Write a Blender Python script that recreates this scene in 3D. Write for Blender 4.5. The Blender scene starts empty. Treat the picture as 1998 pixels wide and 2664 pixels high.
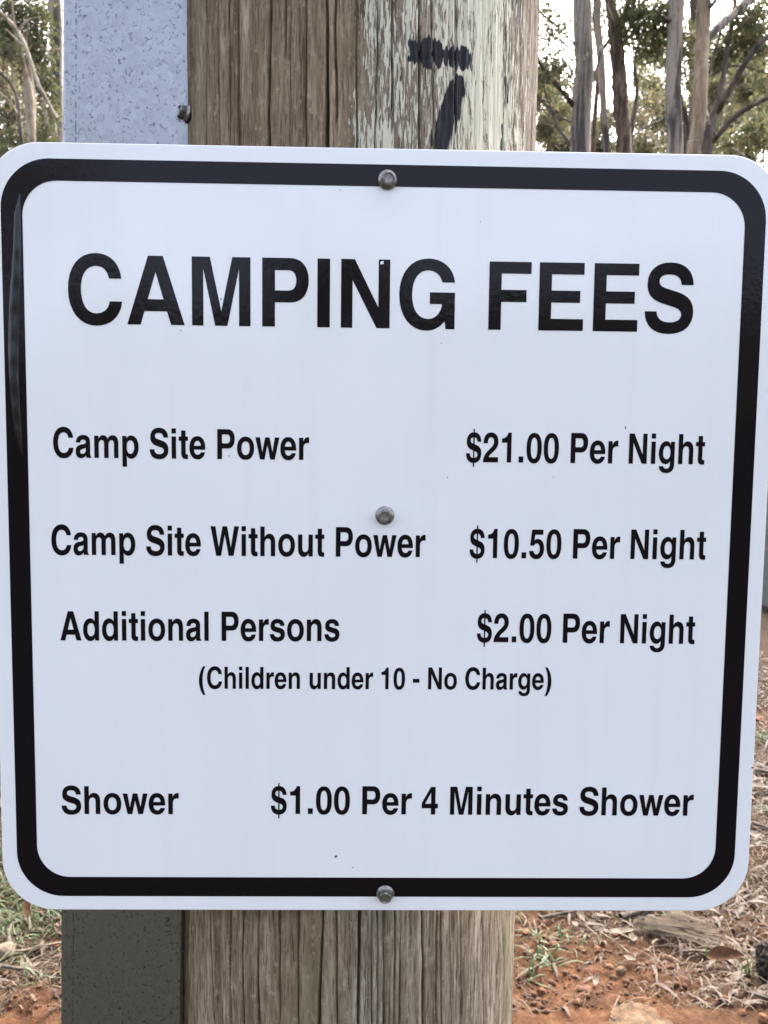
import bpy, math, random
import numpy as np
from mathutils import Matrix, Vector

random.seed(11)
rng = np.random.default_rng(11)
S = bpy.context.scene
COL = S.collection
R = math.radians

# ------------------------------------------------------------------ camera
CAM_H = 1.40
F = 2231.0                      # focal length in photo pixels (1998 x 2664)
PITCH, YAW, ROLL = 0.0859, -0.019, -0.0123
cp, sp, cy, sy, cr, sr = (math.cos(PITCH), math.sin(PITCH), math.cos(YAW), math.sin(YAW), math.cos(ROLL), math.sin(ROLL))
RM = (np.array([[cy, -sy, 0], [sy, cy, 0], [0, 0, 1]]) @ np.array([[1, 0, 0], [0, cp, sp], [0, -sp, cp]])
      @ np.array([[cr, 0, sr], [0, 1, 0], [-sr, 0, cr]]))
CAM = np.array([-0.0088, -0.4973, CAM_H])
ZS = CAM_H - 0.0616             # height of the sign's centre
cam = bpy.data.cameras.new("camera")
cam_o = bpy.data.objects.new("camera", cam)
COL.objects.link(cam_o)
r_, f_, u_ = RM[:, 0], RM[:, 1], RM[:, 2]
cam_o.matrix_world = Matrix(((r_[0], u_[0], -f_[0], CAM[0]), (r_[1], u_[1], -f_[1], CAM[1]), (r_[2], u_[2], -f_[2], CAM[2]), (0, 0, 0, 1)))
cam.sensor_fit = 'VERTICAL'; cam.sensor_height = 36.0; cam.lens = 36.0 * F / 2664.0
cam.clip_start = 0.02; cam.clip_end = 2000
cam.dof.use_dof = True; cam.dof.focus_distance = 0.50
cam.dof.aperture_fstop = cam.lens / 1.15
S.camera = cam_o

# ------------------------------------------------------------------ sky, sun, exposure
SUN_EL, SUN_AZ = 50.0, 19.0     # azimuth measured from +Y towards +X
w = bpy.data.worlds.new("World"); S.world = w; w.use_nodes = True
nt = w.node_tree; nt.nodes.clear()
sky = nt.nodes.new('ShaderNodeTexSky'); sky.sky_type = 'NISHITA'; sky.sun_disc = False
sky.sun_elevation = R(SUN_EL); sky.sun_rotation = R(SUN_AZ)
sky.altitude = 600; sky.air_density = 0.40; sky.dust_density = 9.0; sky.ozone_density = 0.0
bg = nt.nodes.new('ShaderNodeBackground'); bg.inputs['Strength'].default_value = 0.15
wo = nt.nodes.new('ShaderNodeOutputWorld')
thin = nt.nodes.new('ShaderNodeHueSaturation'); thin.inputs['Saturation'].default_value = 0.68   # sky desaturated so it lights less blue, standing in for thin high cloud
nt.links.new(sky.outputs[0], thin.inputs['Color']); nt.links.new(thin.outputs[0], bg.inputs[0]); nt.links.new(bg.outputs[0], wo.inputs[0])
sun = bpy.data.lights.new("sun", 'SUN'); sun.energy = 0.6; sun.angle = R(4.0); sun.color = (1.0, 0.93, 0.82)
sun_o = bpy.data.objects.new("sun", sun); COL.objects.link(sun_o)
sd = Vector((math.sin(R(SUN_AZ)) * math.cos(R(SUN_EL)), math.cos(R(SUN_AZ)) * math.cos(R(SUN_EL)), math.sin(R(SUN_EL))))
sun_o.rotation_euler = sd.to_track_quat('Z', 'Y').to_euler(); sun_o.location = (8, 12, 20)
vs = S.view_settings
vs.view_transform = 'Standard'; vs.look = 'None'; vs.gamma = 1.0; vs.exposure = 3.33
S.cycles.use_denoising = True
S.cycles.max_bounces = 8

# ------------------------------------------------------------------ helpers
def ray(px, py):
    d = RM @ np.array([(px - 999.0) / F, 1.0, -(py - 1332.0) / F])
    return d / np.linalg.norm(d)
def at(px, py, Y):              # the point on a pixel's ray at world depth Y
    d = ray(px, py); return CAM + d * ((Y - CAM[1]) / d[1])
def gpt(px, py):                # where a pixel's ray meets the ground
    d = ray(px, py); h = 0.0
    for _ in range(8):
        p_ = CAM + d * ((h - CAM[2]) / d[2]); h = .5 * h + .5 * float(ground_h(p_[:1], p_[1:2])[0])
    return p_

def new_obj(name, mesh, mat=None, parent=None):
    o = bpy.data.objects.new(name, mesh); COL.objects.link(o)
    if mat is not None and len(mesh.materials) == 0: mesh.materials.append(mat)
    if parent is not None: o.parent = parent
    return o
def mesh_from(v, f, smooth=False, name="m"):
    me = bpy.data.meshes.new(name)
    me.from_pydata([tuple(map(float, p)) for p in v], [], [tuple(map(int, q)) for q in f])
    if smooth: me.polygons.foreach_set('use_smooth', [True] * len(me.polygons))
    me.update(); return me
def mesh_np(v, f, smooth=False, name="m"):      # fast path; f is an (n,k) array
    v = np.asarray(v, np.float32); f = np.asarray(f, np.int32)
    me = bpy.data.meshes.new(name); n, k = f.shape
    me.vertices.add(len(v)); me.vertices.foreach_set('co', v.ravel())
    me.loops.add(n * k); me.loops.foreach_set('vertex_index', f.ravel())
    me.polygons.add(n); me.polygons.foreach_set('loop_start', np.arange(0, n * k, k, dtype=np.int32))
    if smooth: me.polygons.foreach_set('use_smooth', np.ones(n, bool))
    me.update(calc_edges=True); me.validate(); return me
def empty(name, loc=(0, 0, 0)):
    o = bpy.data.objects.new(name, None); o.empty_display_size = .05; o.location = loc; COL.objects.link(o); return o
def tag(o, label=None, cat=None, group=None, kind=None):
    if label: o['label'] = label
    if cat: o['category'] = cat
    if group: o['group'] = group
    if kind: o['kind'] = kind
    return o
def attr(me, name, arr):
    a = me.attributes.new(name, 'FLOAT', 'POINT'); a.data.foreach_set('value', np.asarray(arr, np.float32))

# value noise on numpy arrays
def _h(ix, iy, seed):
    n = (ix.astype(np.int64) * 374761393 + iy.astype(np.int64) * 668265263 + seed * 974634777) & 0xffffffff
    n = ((n ^ (n >> 13)) * 1274126177) & 0xffffffff
    n = n ^ (n >> 16)
    return (n & 0xffff) / 65535.0
def vnoise(x, y, seed=0):
    ix, iy = np.floor(x), np.floor(y); fx, fy = x - ix, y - iy
    fx = fx * fx * (3 - 2 * fx); fy = fy * fy * (3 - 2 * fy)
    a, b = _h(ix, iy, seed), _h(ix + 1, iy, seed); c, d = _h(ix, iy + 1, seed), _h(ix + 1, iy + 1, seed)
    return (a + (b - a) * fx) * (1 - fy) + (c + (d - c) * fx) * fy - .5
def fbm(x, y, o=4, seed=0):
    s = 0; a = 1.0
    for i in range(o):
        s = s + a * vnoise(x, y, seed + i * 17); x = x * 2.03; y = y * 2.03; a *= .5
    return s

# node shorthand
class NT:
    def __init__(self, name):
        self.m = bpy.data.materials.new(name); self.m.use_nodes = True
        self.t = self.m.node_tree; self.t.nodes.clear()
        self.out = self.n('ShaderNodeOutputMaterial'); self.p = self.n('ShaderNodeBsdfPrincipled')
        self.l(self.p.outputs[0], self.out.inputs[0])
    def n(self, k, **kw):
        x = self.t.nodes.new(k)
        for a, b in kw.items(): setattr(x, a, b)
        return x
    def l(self, a, b): self.t.links.new(a, b)
    def put(self, sock, v):
        if hasattr(v, 'links'): self.l(v, sock)
        else: sock.default_value = v
    def set(self, **kw):
        names = dict(color='Base Color', rough='Roughness', metal='Metallic', spec='Specular IOR Level', normal='Normal', coat='Coat Weight', coat_rough='Coat Roughness')
        for k, v in kw.items(): self.put(self.p.inputs[names[k]], v if not isinstance(v, tuple) or len(v) == 4 else (*v, 1))
        return self
    def coord(self, scale=(1, 1, 1), kind='Object', loc=(0, 0, 0)):
        tc = self.n('ShaderNodeTexCoord'); mp = self.n('ShaderNodeMapping')
        self.l(tc.outputs[kind], mp.inputs[0]); mp.inputs['Scale'].default_value = scale; mp.inputs['Location'].default_value = loc
        return mp.outputs[0]
    def noise(self, vec, scale, detail=4, rough=.55, dist=0.0):
        x = self.n('ShaderNodeTexNoise'); self.l(vec, x.inputs['Vector'])
        x.inputs['Scale'].default_value = scale; x.inputs['Detail'].default_value = detail; x.inputs['Roughness'].default_value = rough
        x.inputs['Distortion'].default_value = dist
        return x.outputs['Fac']
    def voro(self, vec, scale, feature='F1', out='Distance'):
        x = self.n('ShaderNodeTexVoronoi', feature=feature); self.l(vec, x.inputs['Vector']); x.inputs['Scale'].default_value = scale
        return x.outputs[out]
    def ramp(self, fac, stops, interp='LINEAR'):
        x = self.n('ShaderNodeValToRGB'); cr_ = x.color_ramp; cr_.interpolation = interp
        while len(cr_.elements) < len(stops): cr_.elements.new(.5)
        for e, (p, c) in zip(cr_.elements, stops):
            e.position = p; e.color = (c, c, c, 1) if not isinstance(c, tuple) else (*c, 1)
        self.l(fac, x.inputs[0]); return x.outputs[0]
    def mix(self, fac, a, b, mode='MIX'):
        x = self.n('ShaderNodeMix', data_type='RGBA', blend_type=mode)
        self.put(x.inputs[0], fac)
        for s, v in ((x.inputs[6], a), (x.inputs[7], b)): self.put(s, (*v, 1) if isinstance(v, tuple) and len(v) == 3 else v)
        return x.outputs[2]
    def math(self, op, a, b=0.0, c=None, clamp=False):
        x = self.n('ShaderNodeMath', operation=op, use_clamp=clamp); self.put(x.inputs[0], a); self.put(x.inputs[1], b)
        if c is not None: self.put(x.inputs[2], c)
        return x.outputs[0]
    def mapr(self, v, a, b, c=0.0, d=1.0):
        x = self.n('ShaderNodeMapRange'); self.l(v, x.inputs[0])
        for i, q in zip((1, 2, 3, 4), (a, b, c, d)): x.inputs[i].default_value = q
        return x.outputs[0]
    def attr(self, name):
        return self.n('ShaderNodeAttribute', attribute_name=name).outputs['Fac']
    def bump(self, h, strength=.3, dist=.01, prev=None):
        x = self.n('ShaderNodeBump'); self.l(h, x.inputs['Height']); x.inputs['Strength'].default_value = strength; x.inputs['Distance'].default_value = dist
        if prev is not None: self.l(prev, x.inputs['Normal'])
        return x.outputs[0]
    def island(self): return self.n('ShaderNodeNewGeometry').outputs['Random Per Island']
    def objrand(self): return self.n('ShaderNodeObjectInfo').outputs['Random']

# ------------------------------------------------------------------ materials
def mat_print(name, col, rough=.10, specks=False, spec=1.0):
    m = NT(name); c = m.coord()
    peel = m.noise(c, 330, 3, .5); wave = m.noise(c, 14, 2, .5)
    n = m.bump(peel, .10, .0006); n = m.bump(wave, .10, .004, n)
    colr = col
    if specks:
        s1 = m.ramp(m.noise(c, 210, 3, .6), [(.0, 0.0), (.745, 0.0), (.79, .55)])
        s1 = m.math('MULTIPLY', s1, m.ramp(m.noise(c, 16, 2), [(.52, 0.0), (.68, 1.0)]))
        tint = m.mix(m.ramp(m.noise(c, 9, 5, .6), [(.35, 0.0), (.75, 1.0)]), col, tuple(x * .955 for x in col))
        tint = m.mix(m.ramp(m.noise(m.coord((1, 1, .05)), 60, 4, .6), [(.52, 0.0), (.75, .5)]), tint, tuple(x * .93 for x in col))
        colr = m.mix(s1, tint, (.25, .22, .19))
    m.set(color=colr, rough=.6, spec=0.0, coat=spec, coat_rough=rough); m.l(n, m.p.inputs['Coat Normal']); return m.m
M_WHITE = mat_print('white_sign_film', (.795, .80, .785), .10, True)
M_BLACK = mat_print('black_sign_film', (.0070, .0050, .0065), .06, spec=.28)
m = NT('lifted_black_film'); m.set(color=(.010, .009, .013), rough=.22, spec=.35, normal=m.bump(m.noise(m.coord((1, 1, .12)), 420, 3), .25, .001)); M_LIFT = m.m
m = NT('aluminium_edge'); m.set(color=(.36, .34, .36), metal=.8, rough=.45); M_EDGE = m.m
m = NT('zinc_screw'); c = m.coord(); m.set(color=m.mix(m.ramp(m.noise(c, 700, 4, .7), [(.38, 0.0), (.62, 1.0)]), (.15, .14, .125), (.30, .29, .27)), metal=.8, rough=.36, normal=m.bump(m.noise(c, 1500, 3), .3, .0004)); M_SCREW = m.m
m = NT('rubber_washer'); m.set(color=(.02, .02, .02), rough=.7); M_RUBBER = m.m

# galvanised sheet: spangle crystals, dark flecks, one scored dashed line near the left fold
m = NT('galvanised_steel'); c = m.coord(); cd = m.coord((1, 1, .8))
wob = m.noise(c, 160, 3, .6)
vv = m.n('ShaderNodeVectorMath', operation='MULTIPLY_ADD')
m.l(wob, vv.inputs[0]); vv.inputs[1].default_value = (.006, .006, .006); m.l(cd, vv.inputs[2])
cell = m.voro(vv.outputs[0], 300, 'F1', 'Color'); cellv = m.n('ShaderNodeSeparateColor'); m.l(cell, cellv.inputs[0])
base = m.mix(cellv.outputs[0], (.262, .268, .275), (.312, .318, .324))
base = m.mix(m.ramp(m.noise(c, 22, 4), [(.3, 0.0), (.7, 1.0)]), base, m.mix(.5, base, (.275, .28, .285)))
edge = m.voro(vv.outputs[0], 300, 'DISTANCE_TO_EDGE', 'Distance')
fl = m.math('MULTIPLY', m.ramp(edge, [(0.0, 1.0), (.10, .8), (.17, 0.0)]), m.ramp(m.noise(c, 420, 2, .5), [(.52, 0.0), (.62, 1.0)]))
fl = m.math('MULTIPLY', fl, m.ramp(cellv.outputs[1], [(.30, 0.0), (.6, 1.0)]))
sep = m.n('ShaderNodeSeparateXYZ'); m.l(c, sep.inputs[0])
dash = m.math('LESS_THAN', m.math('ABSOLUTE', m.math('SUBTRACT', sep.outputs[0], .0085)), .00045)
dash = m.math('MULTIPLY', dash, m.ramp(m.noise(m.coord((1, 1, 1)), 330, 1), [(.46, 0.0), (.52, 1.0)]))
dark = m.math('MAXIMUM', fl, m.math('MULTIPLY', dash, .8))
m.set(color=m.mix(m.math('MULTIPLY', dark, .75), base, (.050, .054, .062)), metal=.95,
      rough=m.mapr(cellv.outputs[2], 0, 1, .34, .40), normal=m.bump(m.math('SUBTRACT', edge, dark), .09, .001)); M_GALV = m.m

# weathered timber: attribute fields paint / black are set on the pole's mesh
m = NT('weathered_timber')
g1 = m.noise(m.coord((1, 1, .06)), 110, 5, .62); g2 = m.noise(m.coord((1, 1, .07)), 900, 4, .7); g3 = m.noise(m.coord((1, 1, .25)), 28, 4, .6); g4 = m.noise(m.coord((1, 1, .12)), 380, 5, .7)
tone = m.mapr(m.attr('grey'), 0, 1)
gg = m.math('ADD', m.math('MULTIPLY', g1, .55), m.math('MULTIPLY', g4, .45))
brown = m.ramp(gg, [(.36, (.075, .043, .023)), (.45, (.175, .120, .068)), (.54, (.27, .20, .122)), (.64, (.43, .35, .24))])
grey = m.ramp(gg, [(.36, (.085, .066, .046)), (.45, (.215, .18, .132)), (.54, (.32, .28, .215)), (.64, (.48, .43, .345))])
wood = m.mix(m.math('MULTIPLY_ADD', tone, .62, .34), brown, grey)
wood = m.mix(m.ramp(g2, [(.36, .8), (.51, 0.0)]), wood, (.060, .040, .024))
hair = m.math('LESS_THAN', m.math('ABSOLUTE', m.math('SUBTRACT', m.noise(m.coord((1, 1, .035)), 150, 3, .55), .5)), .0075)
hair = m.math('MULTIPLY', hair, m.ramp(m.noise(m.coord((1, 1, .3)), 45, 3), [(.45, 0.0), (.56, 1.0)]))
wood = m.mix(m.math('MULTIPLY', hair, .7), wood, (.045, .030, .018))
wood = m.mix(m.ramp(g3, [(.38, .4), (.6, 0.0)]), wood, (.13, .088, .052))
wood = m.mix(m.ramp(m.noise(m.coord((1, 1, .6)), 170, 5, .75), [(.56, 0.0), (.66, .45)]), wood, (.46, .39, .29))   # scuffs
wood = m.mix(m.ramp(m.noise(m.coord((1, 1, .12)), 30, 3, .5), [(.54, 0.0), (.70, .4)]), wood, (.19, .185, .105))    # greenish bloom
fleck = m.math('ADD', m.math('MULTIPLY', m.noise(m.coord((1, 1, .11)), 860, 4, .65), .62), m.math('MULTIPLY', m.noise(m.coord((1, 1, .25)), 120, 4, .65), .38))
pm = m.mapr(m.math('ADD', fleck, m.math('SUBTRACT', m.attr('paint'), .5)), .488, .512)
cream = m.mix(m.noise(m.coord((1, 1, .3)), 60, 4), (.52, .51, .39), (.68, .68, .56))
wood2 = m.mix(m.math('MULTIPLY', pm, .93), wood, cream)
rag = m.math('ADD', m.math('MULTIPLY', m.math('SUBTRACT', m.noise(m.coord((1, 1, .22)), 300, 4, .6), .5), .0065), m.math('MULTIPLY', m.math('SUBTRACT', m.noise(m.coord((1, 1, .05)), 260, 3, .6), .5), .0105))
bm = m.mapr(m.math('ADD', m.attr('black'), rag), .0004, -.0004)
wood2 = m.mix(1.0, wood2, (1.06, 1.02, .97), 'MULTIPLY')
wood3 = m.mix(bm, wood2, (.008, .008, .012))
wood3 = m.mix(m.math('MULTIPLY', m.attr('crack'), .6), wood3, (.030, .020, .012))
hgt = m.math('ADD', m.math('MULTIPLY', g2, .5), m.math('ADD', m.math('MULTIPLY', g1, .6), m.math('SUBTRACT', m.math('MULTIPLY', pm, .45), m.math('MULTIPLY', hair, .5))))
m.set(color=wood3, rough=m.mapr(bm, 0, 1, .86, .55), spec=.22, normal=m.bump(hgt, 1.0, .0014)); M_POLE = m.m

# soil, litter, leaves, bark
m = NT('red_soil'); c = m.coord(); n1 = m.noise(c, 3.0, 6, .6); n2 = m.noise(c, 34, 5, .65); n3 = m.noise(c, 190, 4, .7)
so = m.ramp(n2, [(.25, (.065, .030, .015)), (.5, (.225, .100, .046)), (.75, (.37, .185, .095))])
so = m.mix(m.ramp(n3, [(.35, .6), (.55, 0.0)]), so, (.06, .028, .016))
so = m.mix(m.math('MULTIPLY', m.attr('litter'), m.ramp(n2, [(.3, .65), (.6, 1.0)])), so, m.ramp(n3, [(.3, (.030, .020, .012)), (.6, (.115, .072, .042)), (.8, (.22, .155, .095))]))
so = m.mix(m.attr('grass'), so, m.ramp(n3, [(.3, (.014, .018, .007)), (.7, (.065, .078, .028))]))
so = m.mix(1.0, so, (.345, .36, .37), 'MULTIPLY')
m.set(color=so, rough=.95, spec=.1, normal=m.bump(m.math('ADD', n3, m.math('MULTIPLY', n2, 1.5)), .7, .008)); M_SOIL = m.m

def mat_leafy(name, cols, transl=.35, rough=.55, scale=0):
    m = NT(name); f = m.island(); k = len(cols); g_ = 1.0 if 'gum' in name else .72 if 'grass' in name else .34; cols = [tuple(x * g_ for x in q_) for q_ in cols]
    colr = m.ramp(f, [((i + .5) / k, q) for i, q in enumerate(cols)])
    if scale: colr = m.mix(m.noise(m.coord(), scale, 4), colr, m.mix(.5, colr, (.08, .05, .03)))
    m.set(color=colr, rough=rough, spec=.35)
    if transl:
        t = m.n('ShaderNodeBsdfTranslucent'); m.l(colr, t.inputs[0]); mx = m.n('ShaderNodeMixShader'); mx.inputs[0].default_value = transl
        m.l(m.p.outputs[0], mx.inputs[1]); m.l(t.outputs[0], mx.inputs[2]); m.l(mx.outputs[0], m.out.inputs[0])
    return m.m
M_GUMLEAF = mat_leafy('gum_leaves', [(.070, .090, .034), (.11, .125, .050), (.15, .145, .068), (.085, .10, .050), (.21, .175, .095)], .5)
M_GUMFAR = mat_leafy('far_gum_leaves', [(.075, .080, .036), (.12, .115, .055), (.16, .135, .075), (.10, .10, .05), (.20, .155, .09)], .42)
M_STRAW = mat_leafy('dry_straw', [(.22, .15, .08), (.33, .245, .14), (.13, .08, .042), (.24, .175, .11), (.08, .05, .028), (.40, .31, .19), (.10, .06, .034)], .15, .7)
M_DEAD = mat_leafy('dead_leaves', [(.16, .095, .05), (.24, .16, .095), (.11, .055, .028), (.19, .13, .085), (.06, .034, .02), (.32, .235, .15), (.085, .045, .025)], .12, .6, 60)
M_GRASS = mat_leafy('green_grass', [(.055, .105, .028), (.040, .08, .024), (.085, .13, .038), (.07, .105, .045), (.12, .15, .05)], .4, .5)
M_CLOD = mat_leafy('soil_clods', [(.22, .088, .038), (.28, .115, .052), (.15, .062, .030), (.31, .14, .068), (.11, .054, .032)], 0, .95, 90)
def mat_obj(name, cols, rough=.85, scale=60, bump=.5, mp=(1, 1, 1)):
    m = NT(name); c = m.coord(mp); n = m.noise(c, scale, 5, .65); k = len(cols); cols = [tuple(x * .38 for x in q_) for q_ in cols]
    m.set(color=m.ramp(n, [(.36 + .28 * i / max(1, k - 1), q) for i, q in enumerate(cols)]), rough=rough, spec=.25, normal=m.bump(n, bump, .01)); return m.m
M_STONE = mat_obj('orange_stone', [(.13, .052, .024), (.28, .12, .055), (.36, .18, .09)], .9, 45)
M_TAN = mat_obj('tan_stone', [(.18, .11, .06), (.30, .20, .115), (.38, .28, .17)], .9, 40)
M_SAND = mat_obj('ochre_sandstone', [(.060, .045, .036), (.16, .085, .040), (.21, .125, .060), (.25, .175, .10)], .88, 30, .9)
M_STICK = mat_obj('grey_stick', [(.07, .052, .04), (.17, .135, .105), (.27, .225, .18)], .8, 30, .5, (1, 1, 1))
M_CHAR = mat_obj('charred_wood', [(.012, .010, .009), (.05, .038, .03), (.12, .085, .06)], .85, 45, .9)
M_BARKBIT = mat_obj('brown_bark_piece', [(.10, .04, .02), (.22, .095, .042), (.30, .15, .072)], .8, 40)
M_PALEWOOD = mat_obj('pale_split_wood', [(.22, .16, .10), (.33, .26, .175), (.42, .35, .25)], .8, 50, .5, (1, 1, .3))
M_CURLLEAF = mat_obj('curled_tan_leaf', [(.20, .095, .042), (.32, .165, .08), (.38, .22, .115)], .6, 60)
M_PALELEAF = mat_obj('pale_leaf', [(.19, .135, .09), (.29, .22, .155), (.35, .285, .215)], .6, 50)
M_GREYPOST = mat_obj('grey_green_paint', [(.16, .19, .17), (.22, .25, .23), (.27, .29, .27)], .5, 14, .2)
def mat_bark(name, dark, mid, pale, z=.16, sc=5.0, bump=.25, lo=.36, hi=.62, rgh=.75):
    m = NT(name); c = m.coord((1, 1, z)); n = m.noise(c, sc, 5, .6, .6); n2 = m.noise(m.coord((1, 1, .3)), 26, 5, .65)
    colr = m.ramp(n, [(lo, dark), ((lo + hi) / 2, mid), (hi, pale)])
    colr = m.mix(m.ramp(n2, [(.3, .45), (.55, 0.0)]), colr, tuple(x * .5 for x in dark))
    m.set(color=colr, rough=rgh, spec=.25, normal=m.bump(m.math('ADD', n2, n), bump, .05)); return m.m
M_B_GREY = mat_bark('grey_gum_bark', (.060, .050, .045), (.100, .085, .076), (.34, .285, .23), .07, 6.0, .4, .38, .54)
M_B_CREAM = mat_bark('cream_gum_bark', (.14, .105, .075), (.29, .205, .12), (.41, .325, .22), .3, 4.2)
M_B_ROUGH = mat_bark('rough_brown_bark', (.055, .035, .024), (.13, .085, .055), (.24, .165, .11), .2, 14, .9)
M_B_DARK = mat_bark('dark_branch_bark', (.045, .034, .028), (.09, .068, .055), (.16, .125, .10), .3, 9, .5)
M_B_PALE = mat_bark('pale_gum_bark', (.15, .11, .075), (.33, .26, .18), (.50, .42, .31), .25, 6)

# ------------------------------------------------------------------ ground
def ground_h(x, y):
    near = np.clip(1 - np.hypot(x, (y - 2.4)) / 9.0, 0, 1)
    h = .035 * fbm(x * 1.3 + 7, y * 1.3, 3, 5) + .020 * fbm(x * 7, y * 7, 3, 9)
    cl = fbm(x * 30, y * 30, 4, 21)
    h = h + near * (.011 * cl + .011 * np.clip(np.abs(fbm(x * 17 + 3, y * 17, 3, 33)) * 2 - .3, 0, 1))
    far = np.clip((np.hypot(x, y) - 12) / 60, 0, 1)
    h = h + far * 1.2 * fbm(x * .03, y * .03, 3, 2)
    base = np.exp(-(np.hypot(x + .06, y - .12) / .5) ** 2)
    return h * (1 - .6 * base)
def lines(a, b, n, lo, hi):
    out = np.linspace(a, b, n)
    d = (out[1] - out[0]); L = [a]; s = d
    while L[-1] > lo: s *= 1.16; L.append(L[-1] - s)
    H = [b]; s = d
    while H[-1] < hi: s *= 1.16; H.append(H[-1] + s)
    return np.concatenate([np.array(L[1:][::-1]), out, np.array(H[1:])])
gx = lines(-1.45, 1.55, 420, -400, 400); gy = lines(1.55, 4.2, 380, -400, 500)
GX, GY = np.meshgrid(gx, gy); GZ = ground_h(GX, GY)
nx, ny = len(gx), len(gy)
idx = np.arange(nx * ny).reshape(ny, nx)
gf = np.stack([idx[:-1, :-1], idx[:-1, 1:], idx[1:, 1:], idx[1:, :-1]], -1).reshape(-1, 4)
gme = mesh_np(np.stack([GX, GY, GZ], -1).reshape(-1, 3), gf, True, 'ground')
# bare red soil close behind the pole on the right; leaf litter further back, green on the left
GA, GB, GC_, GD = gpt(45, 2330), gpt(40, 2650), gpt(1560, 2600), gpt(2010, 1930)
def blob(x, y, c, rx, ry): return np.exp(-(((x - c[0]) / rx) ** 2 + ((y - c[1]) / ry) ** 2))
def litter_f(x, y):
    bare = 1.2 * blob(x, y, GC_, .36, .30) + .75 * blob(x, y, GB, .16, .12) + .5 * blob(x, y, gpt(1990, 1870), .3, .3)
    return np.clip(1.0 - 1.2 * bare + .7 * fbm(x * 6, y * 6, 3, 41), 0, 1)
def grass_bounce_f(x, y):
    g = 1.35 * blob(x, y, GA, .30, .30) + .75 * blob(x, y, gpt(10, 2050), .4, .8) + .75 * (np.hypot(x, y) > 7) + .85 * np.clip((1.0 - y) / .5, 0, 1) + .6 * blob(x, y, GD, .2, .2) + .35 * blob(x, y, gpt(1985, 2110), .1, .15)  # unseen green ground in front of sign, added to dim and tint bounce light
    return np.clip(g + .55 * fbm(x * 4, y * 4, 3, 51) - .12, 0, 1)
attr(gme, 'litter', litter_f(GX, GY).ravel()); attr(gme, 'grass', np.clip(grass_bounce_f(GX, GY), 0, .8).ravel())
ground = new_obj('ground', gme, M_SOIL); tag(ground, 'uneven red soil with leaf litter around the pole', kind='structure')
def gz(x, y): return float(ground_h(np.array([x]), np.array([y]))[0])

# ------------------------------------------------------------------ timber pole
PR, PX, PY = .130, -.0235, .1345
def cyl_hit(px, py):            # pixel -> (arc length s from the front line, height z) on the pole
    d = ray(px, py); ox, oy = CAM[0] - PX, CAM[1] - PY
    a = d[0] ** 2 + d[1] ** 2; b = 2 * (ox * d[0] + oy * d[1]); c = ox * ox + oy * oy - PR * PR
    t = (-b - math.sqrt(max(0, b * b - 4 * a * c))) / (2 * a)
    p = CAM + t * d
    return math.atan2(p[0] - PX, -(p[1] - PY)) * PR, p[2]
dense = np.linspace(-R(100), R(100), 900); back = np.linspace(R(100), R(260), 42)[1:-1]
ang = np.concatenate([dense, back])
POLE_TOP = 2.75
zr = np.concatenate([np.arange(-.30, ZS - .46, .03), np.arange(ZS - .46, ZS - .205, .0013), np.arange(ZS - .205, ZS + .19, .008),
                     np.arange(ZS + .19, ZS + .43, .0013), np.arange(ZS + .43, POLE_TOP, .03), [POLE_TOP]])
A_, Z_ = np.meshgrid(ang, zr); S_ = A_ * PR
front = (np.abs(A_) < R(100))
disp = .0011 * fbm(S_ * 420, Z_ * 22, 3, 3) + .0005 * fbm(S_ * 60, Z_ * 2, 3, 4) + .004 * fbm(S_ * 12, Z_ * .9, 2, 6)
crack = np.zeros_like(S_)
def add_crack(s0, z0, s1, z1, wd, dp, seed):
    global disp, crack
    t = (Z_ - z0) / (z1 - z0)
    sc = s0 + (s1 - s0) * t + .0016 * vnoise(Z_ * 14, Z_ * 0 + seed, seed) + .0008 * vnoise(Z_ * 70, Z_ * 0 + seed, seed + 3)
    k = np.clip(1.15 + 1.5 * vnoise(Z_ * 9, Z_ * 0 + seed * 3, seed + 8), .25, 1.3)
    fade = np.clip((t + .02) / .06, 0, 1) * np.clip((1.02 - t) / .06, 0, 1)
    g = np.exp(-((S_ - sc) / (wd * (.6 + .4 * k))) ** 2) * fade
    disp -= dp * k * g; np.maximum(crack, g * np.clip(k, 0, 1), out=crack)
top_cracks = [(120, .3, 1), (172, .25, 1), (213, .65, 1), (283, .3, 1), (362, .85, 1), (437, .5, .35), (468, .25, 1), (530, .55, 1), (637, 1.2, 1), (668, .6, .75),
              (770, .4, 1), (868, .45, 1), (942, .4, .7), (1064, .65, 1), (1125, .45, 1), (1230, .5, 1), (1350, .25, 1), (1455, .4, 1), (1540, .25, .4), (60, .3, 1)]
for i, (zx, k, lim) in enumerate(top_cracks):
    x = 500 + zx / 1.803; s0, z0 = cyl_hit(x + random.uniform(-3, 3), 430 * lim if lim < 1 else 520); s1, z1 = cyl_hit(x, -160)
    add_crack(s0, z0, s1, z1, .00028 + .00036 * k, .0008 + .0050 * k * k, 100 + i)
bot_cracks = [(95, .3, 90), (132, .3, 135), (163, .7, 190), (255, .3, 255), (320, .7, 320), (390, 1.15, 397), (490, .5, 487), (570, .45, 570), (690, .85, 655), (742, .5, 742),
              (852, 1.15, 835), (905, .7, 903), (925, .5, 932), (955, .4, 950), (1000, .45, 1000), (1042, .45, 1018), (1125, .85, 1128), (1190, .4, 1190), (1212, .4, 1212),
              (1255, .4, 1256), (1300, .4, 1300), (1360, .3, 1360), (1395, .5, 1400), (1430, .35, 1432), (1500, .45, 1498), (1540, .3, 1540)]
for i, (za, k, zb) in enumerate(bot_cracks):
    s0, z0 = cyl_hit(450 + zb / 1.7463, 2800); s1, z1 = cyl_hit(450 + za / 1.7463, 2250)
    add_crack(s0, z0, s1, z1, .00028 + .00036 * k, .0008 + .0050 * k * k, 200 + i)
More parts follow.
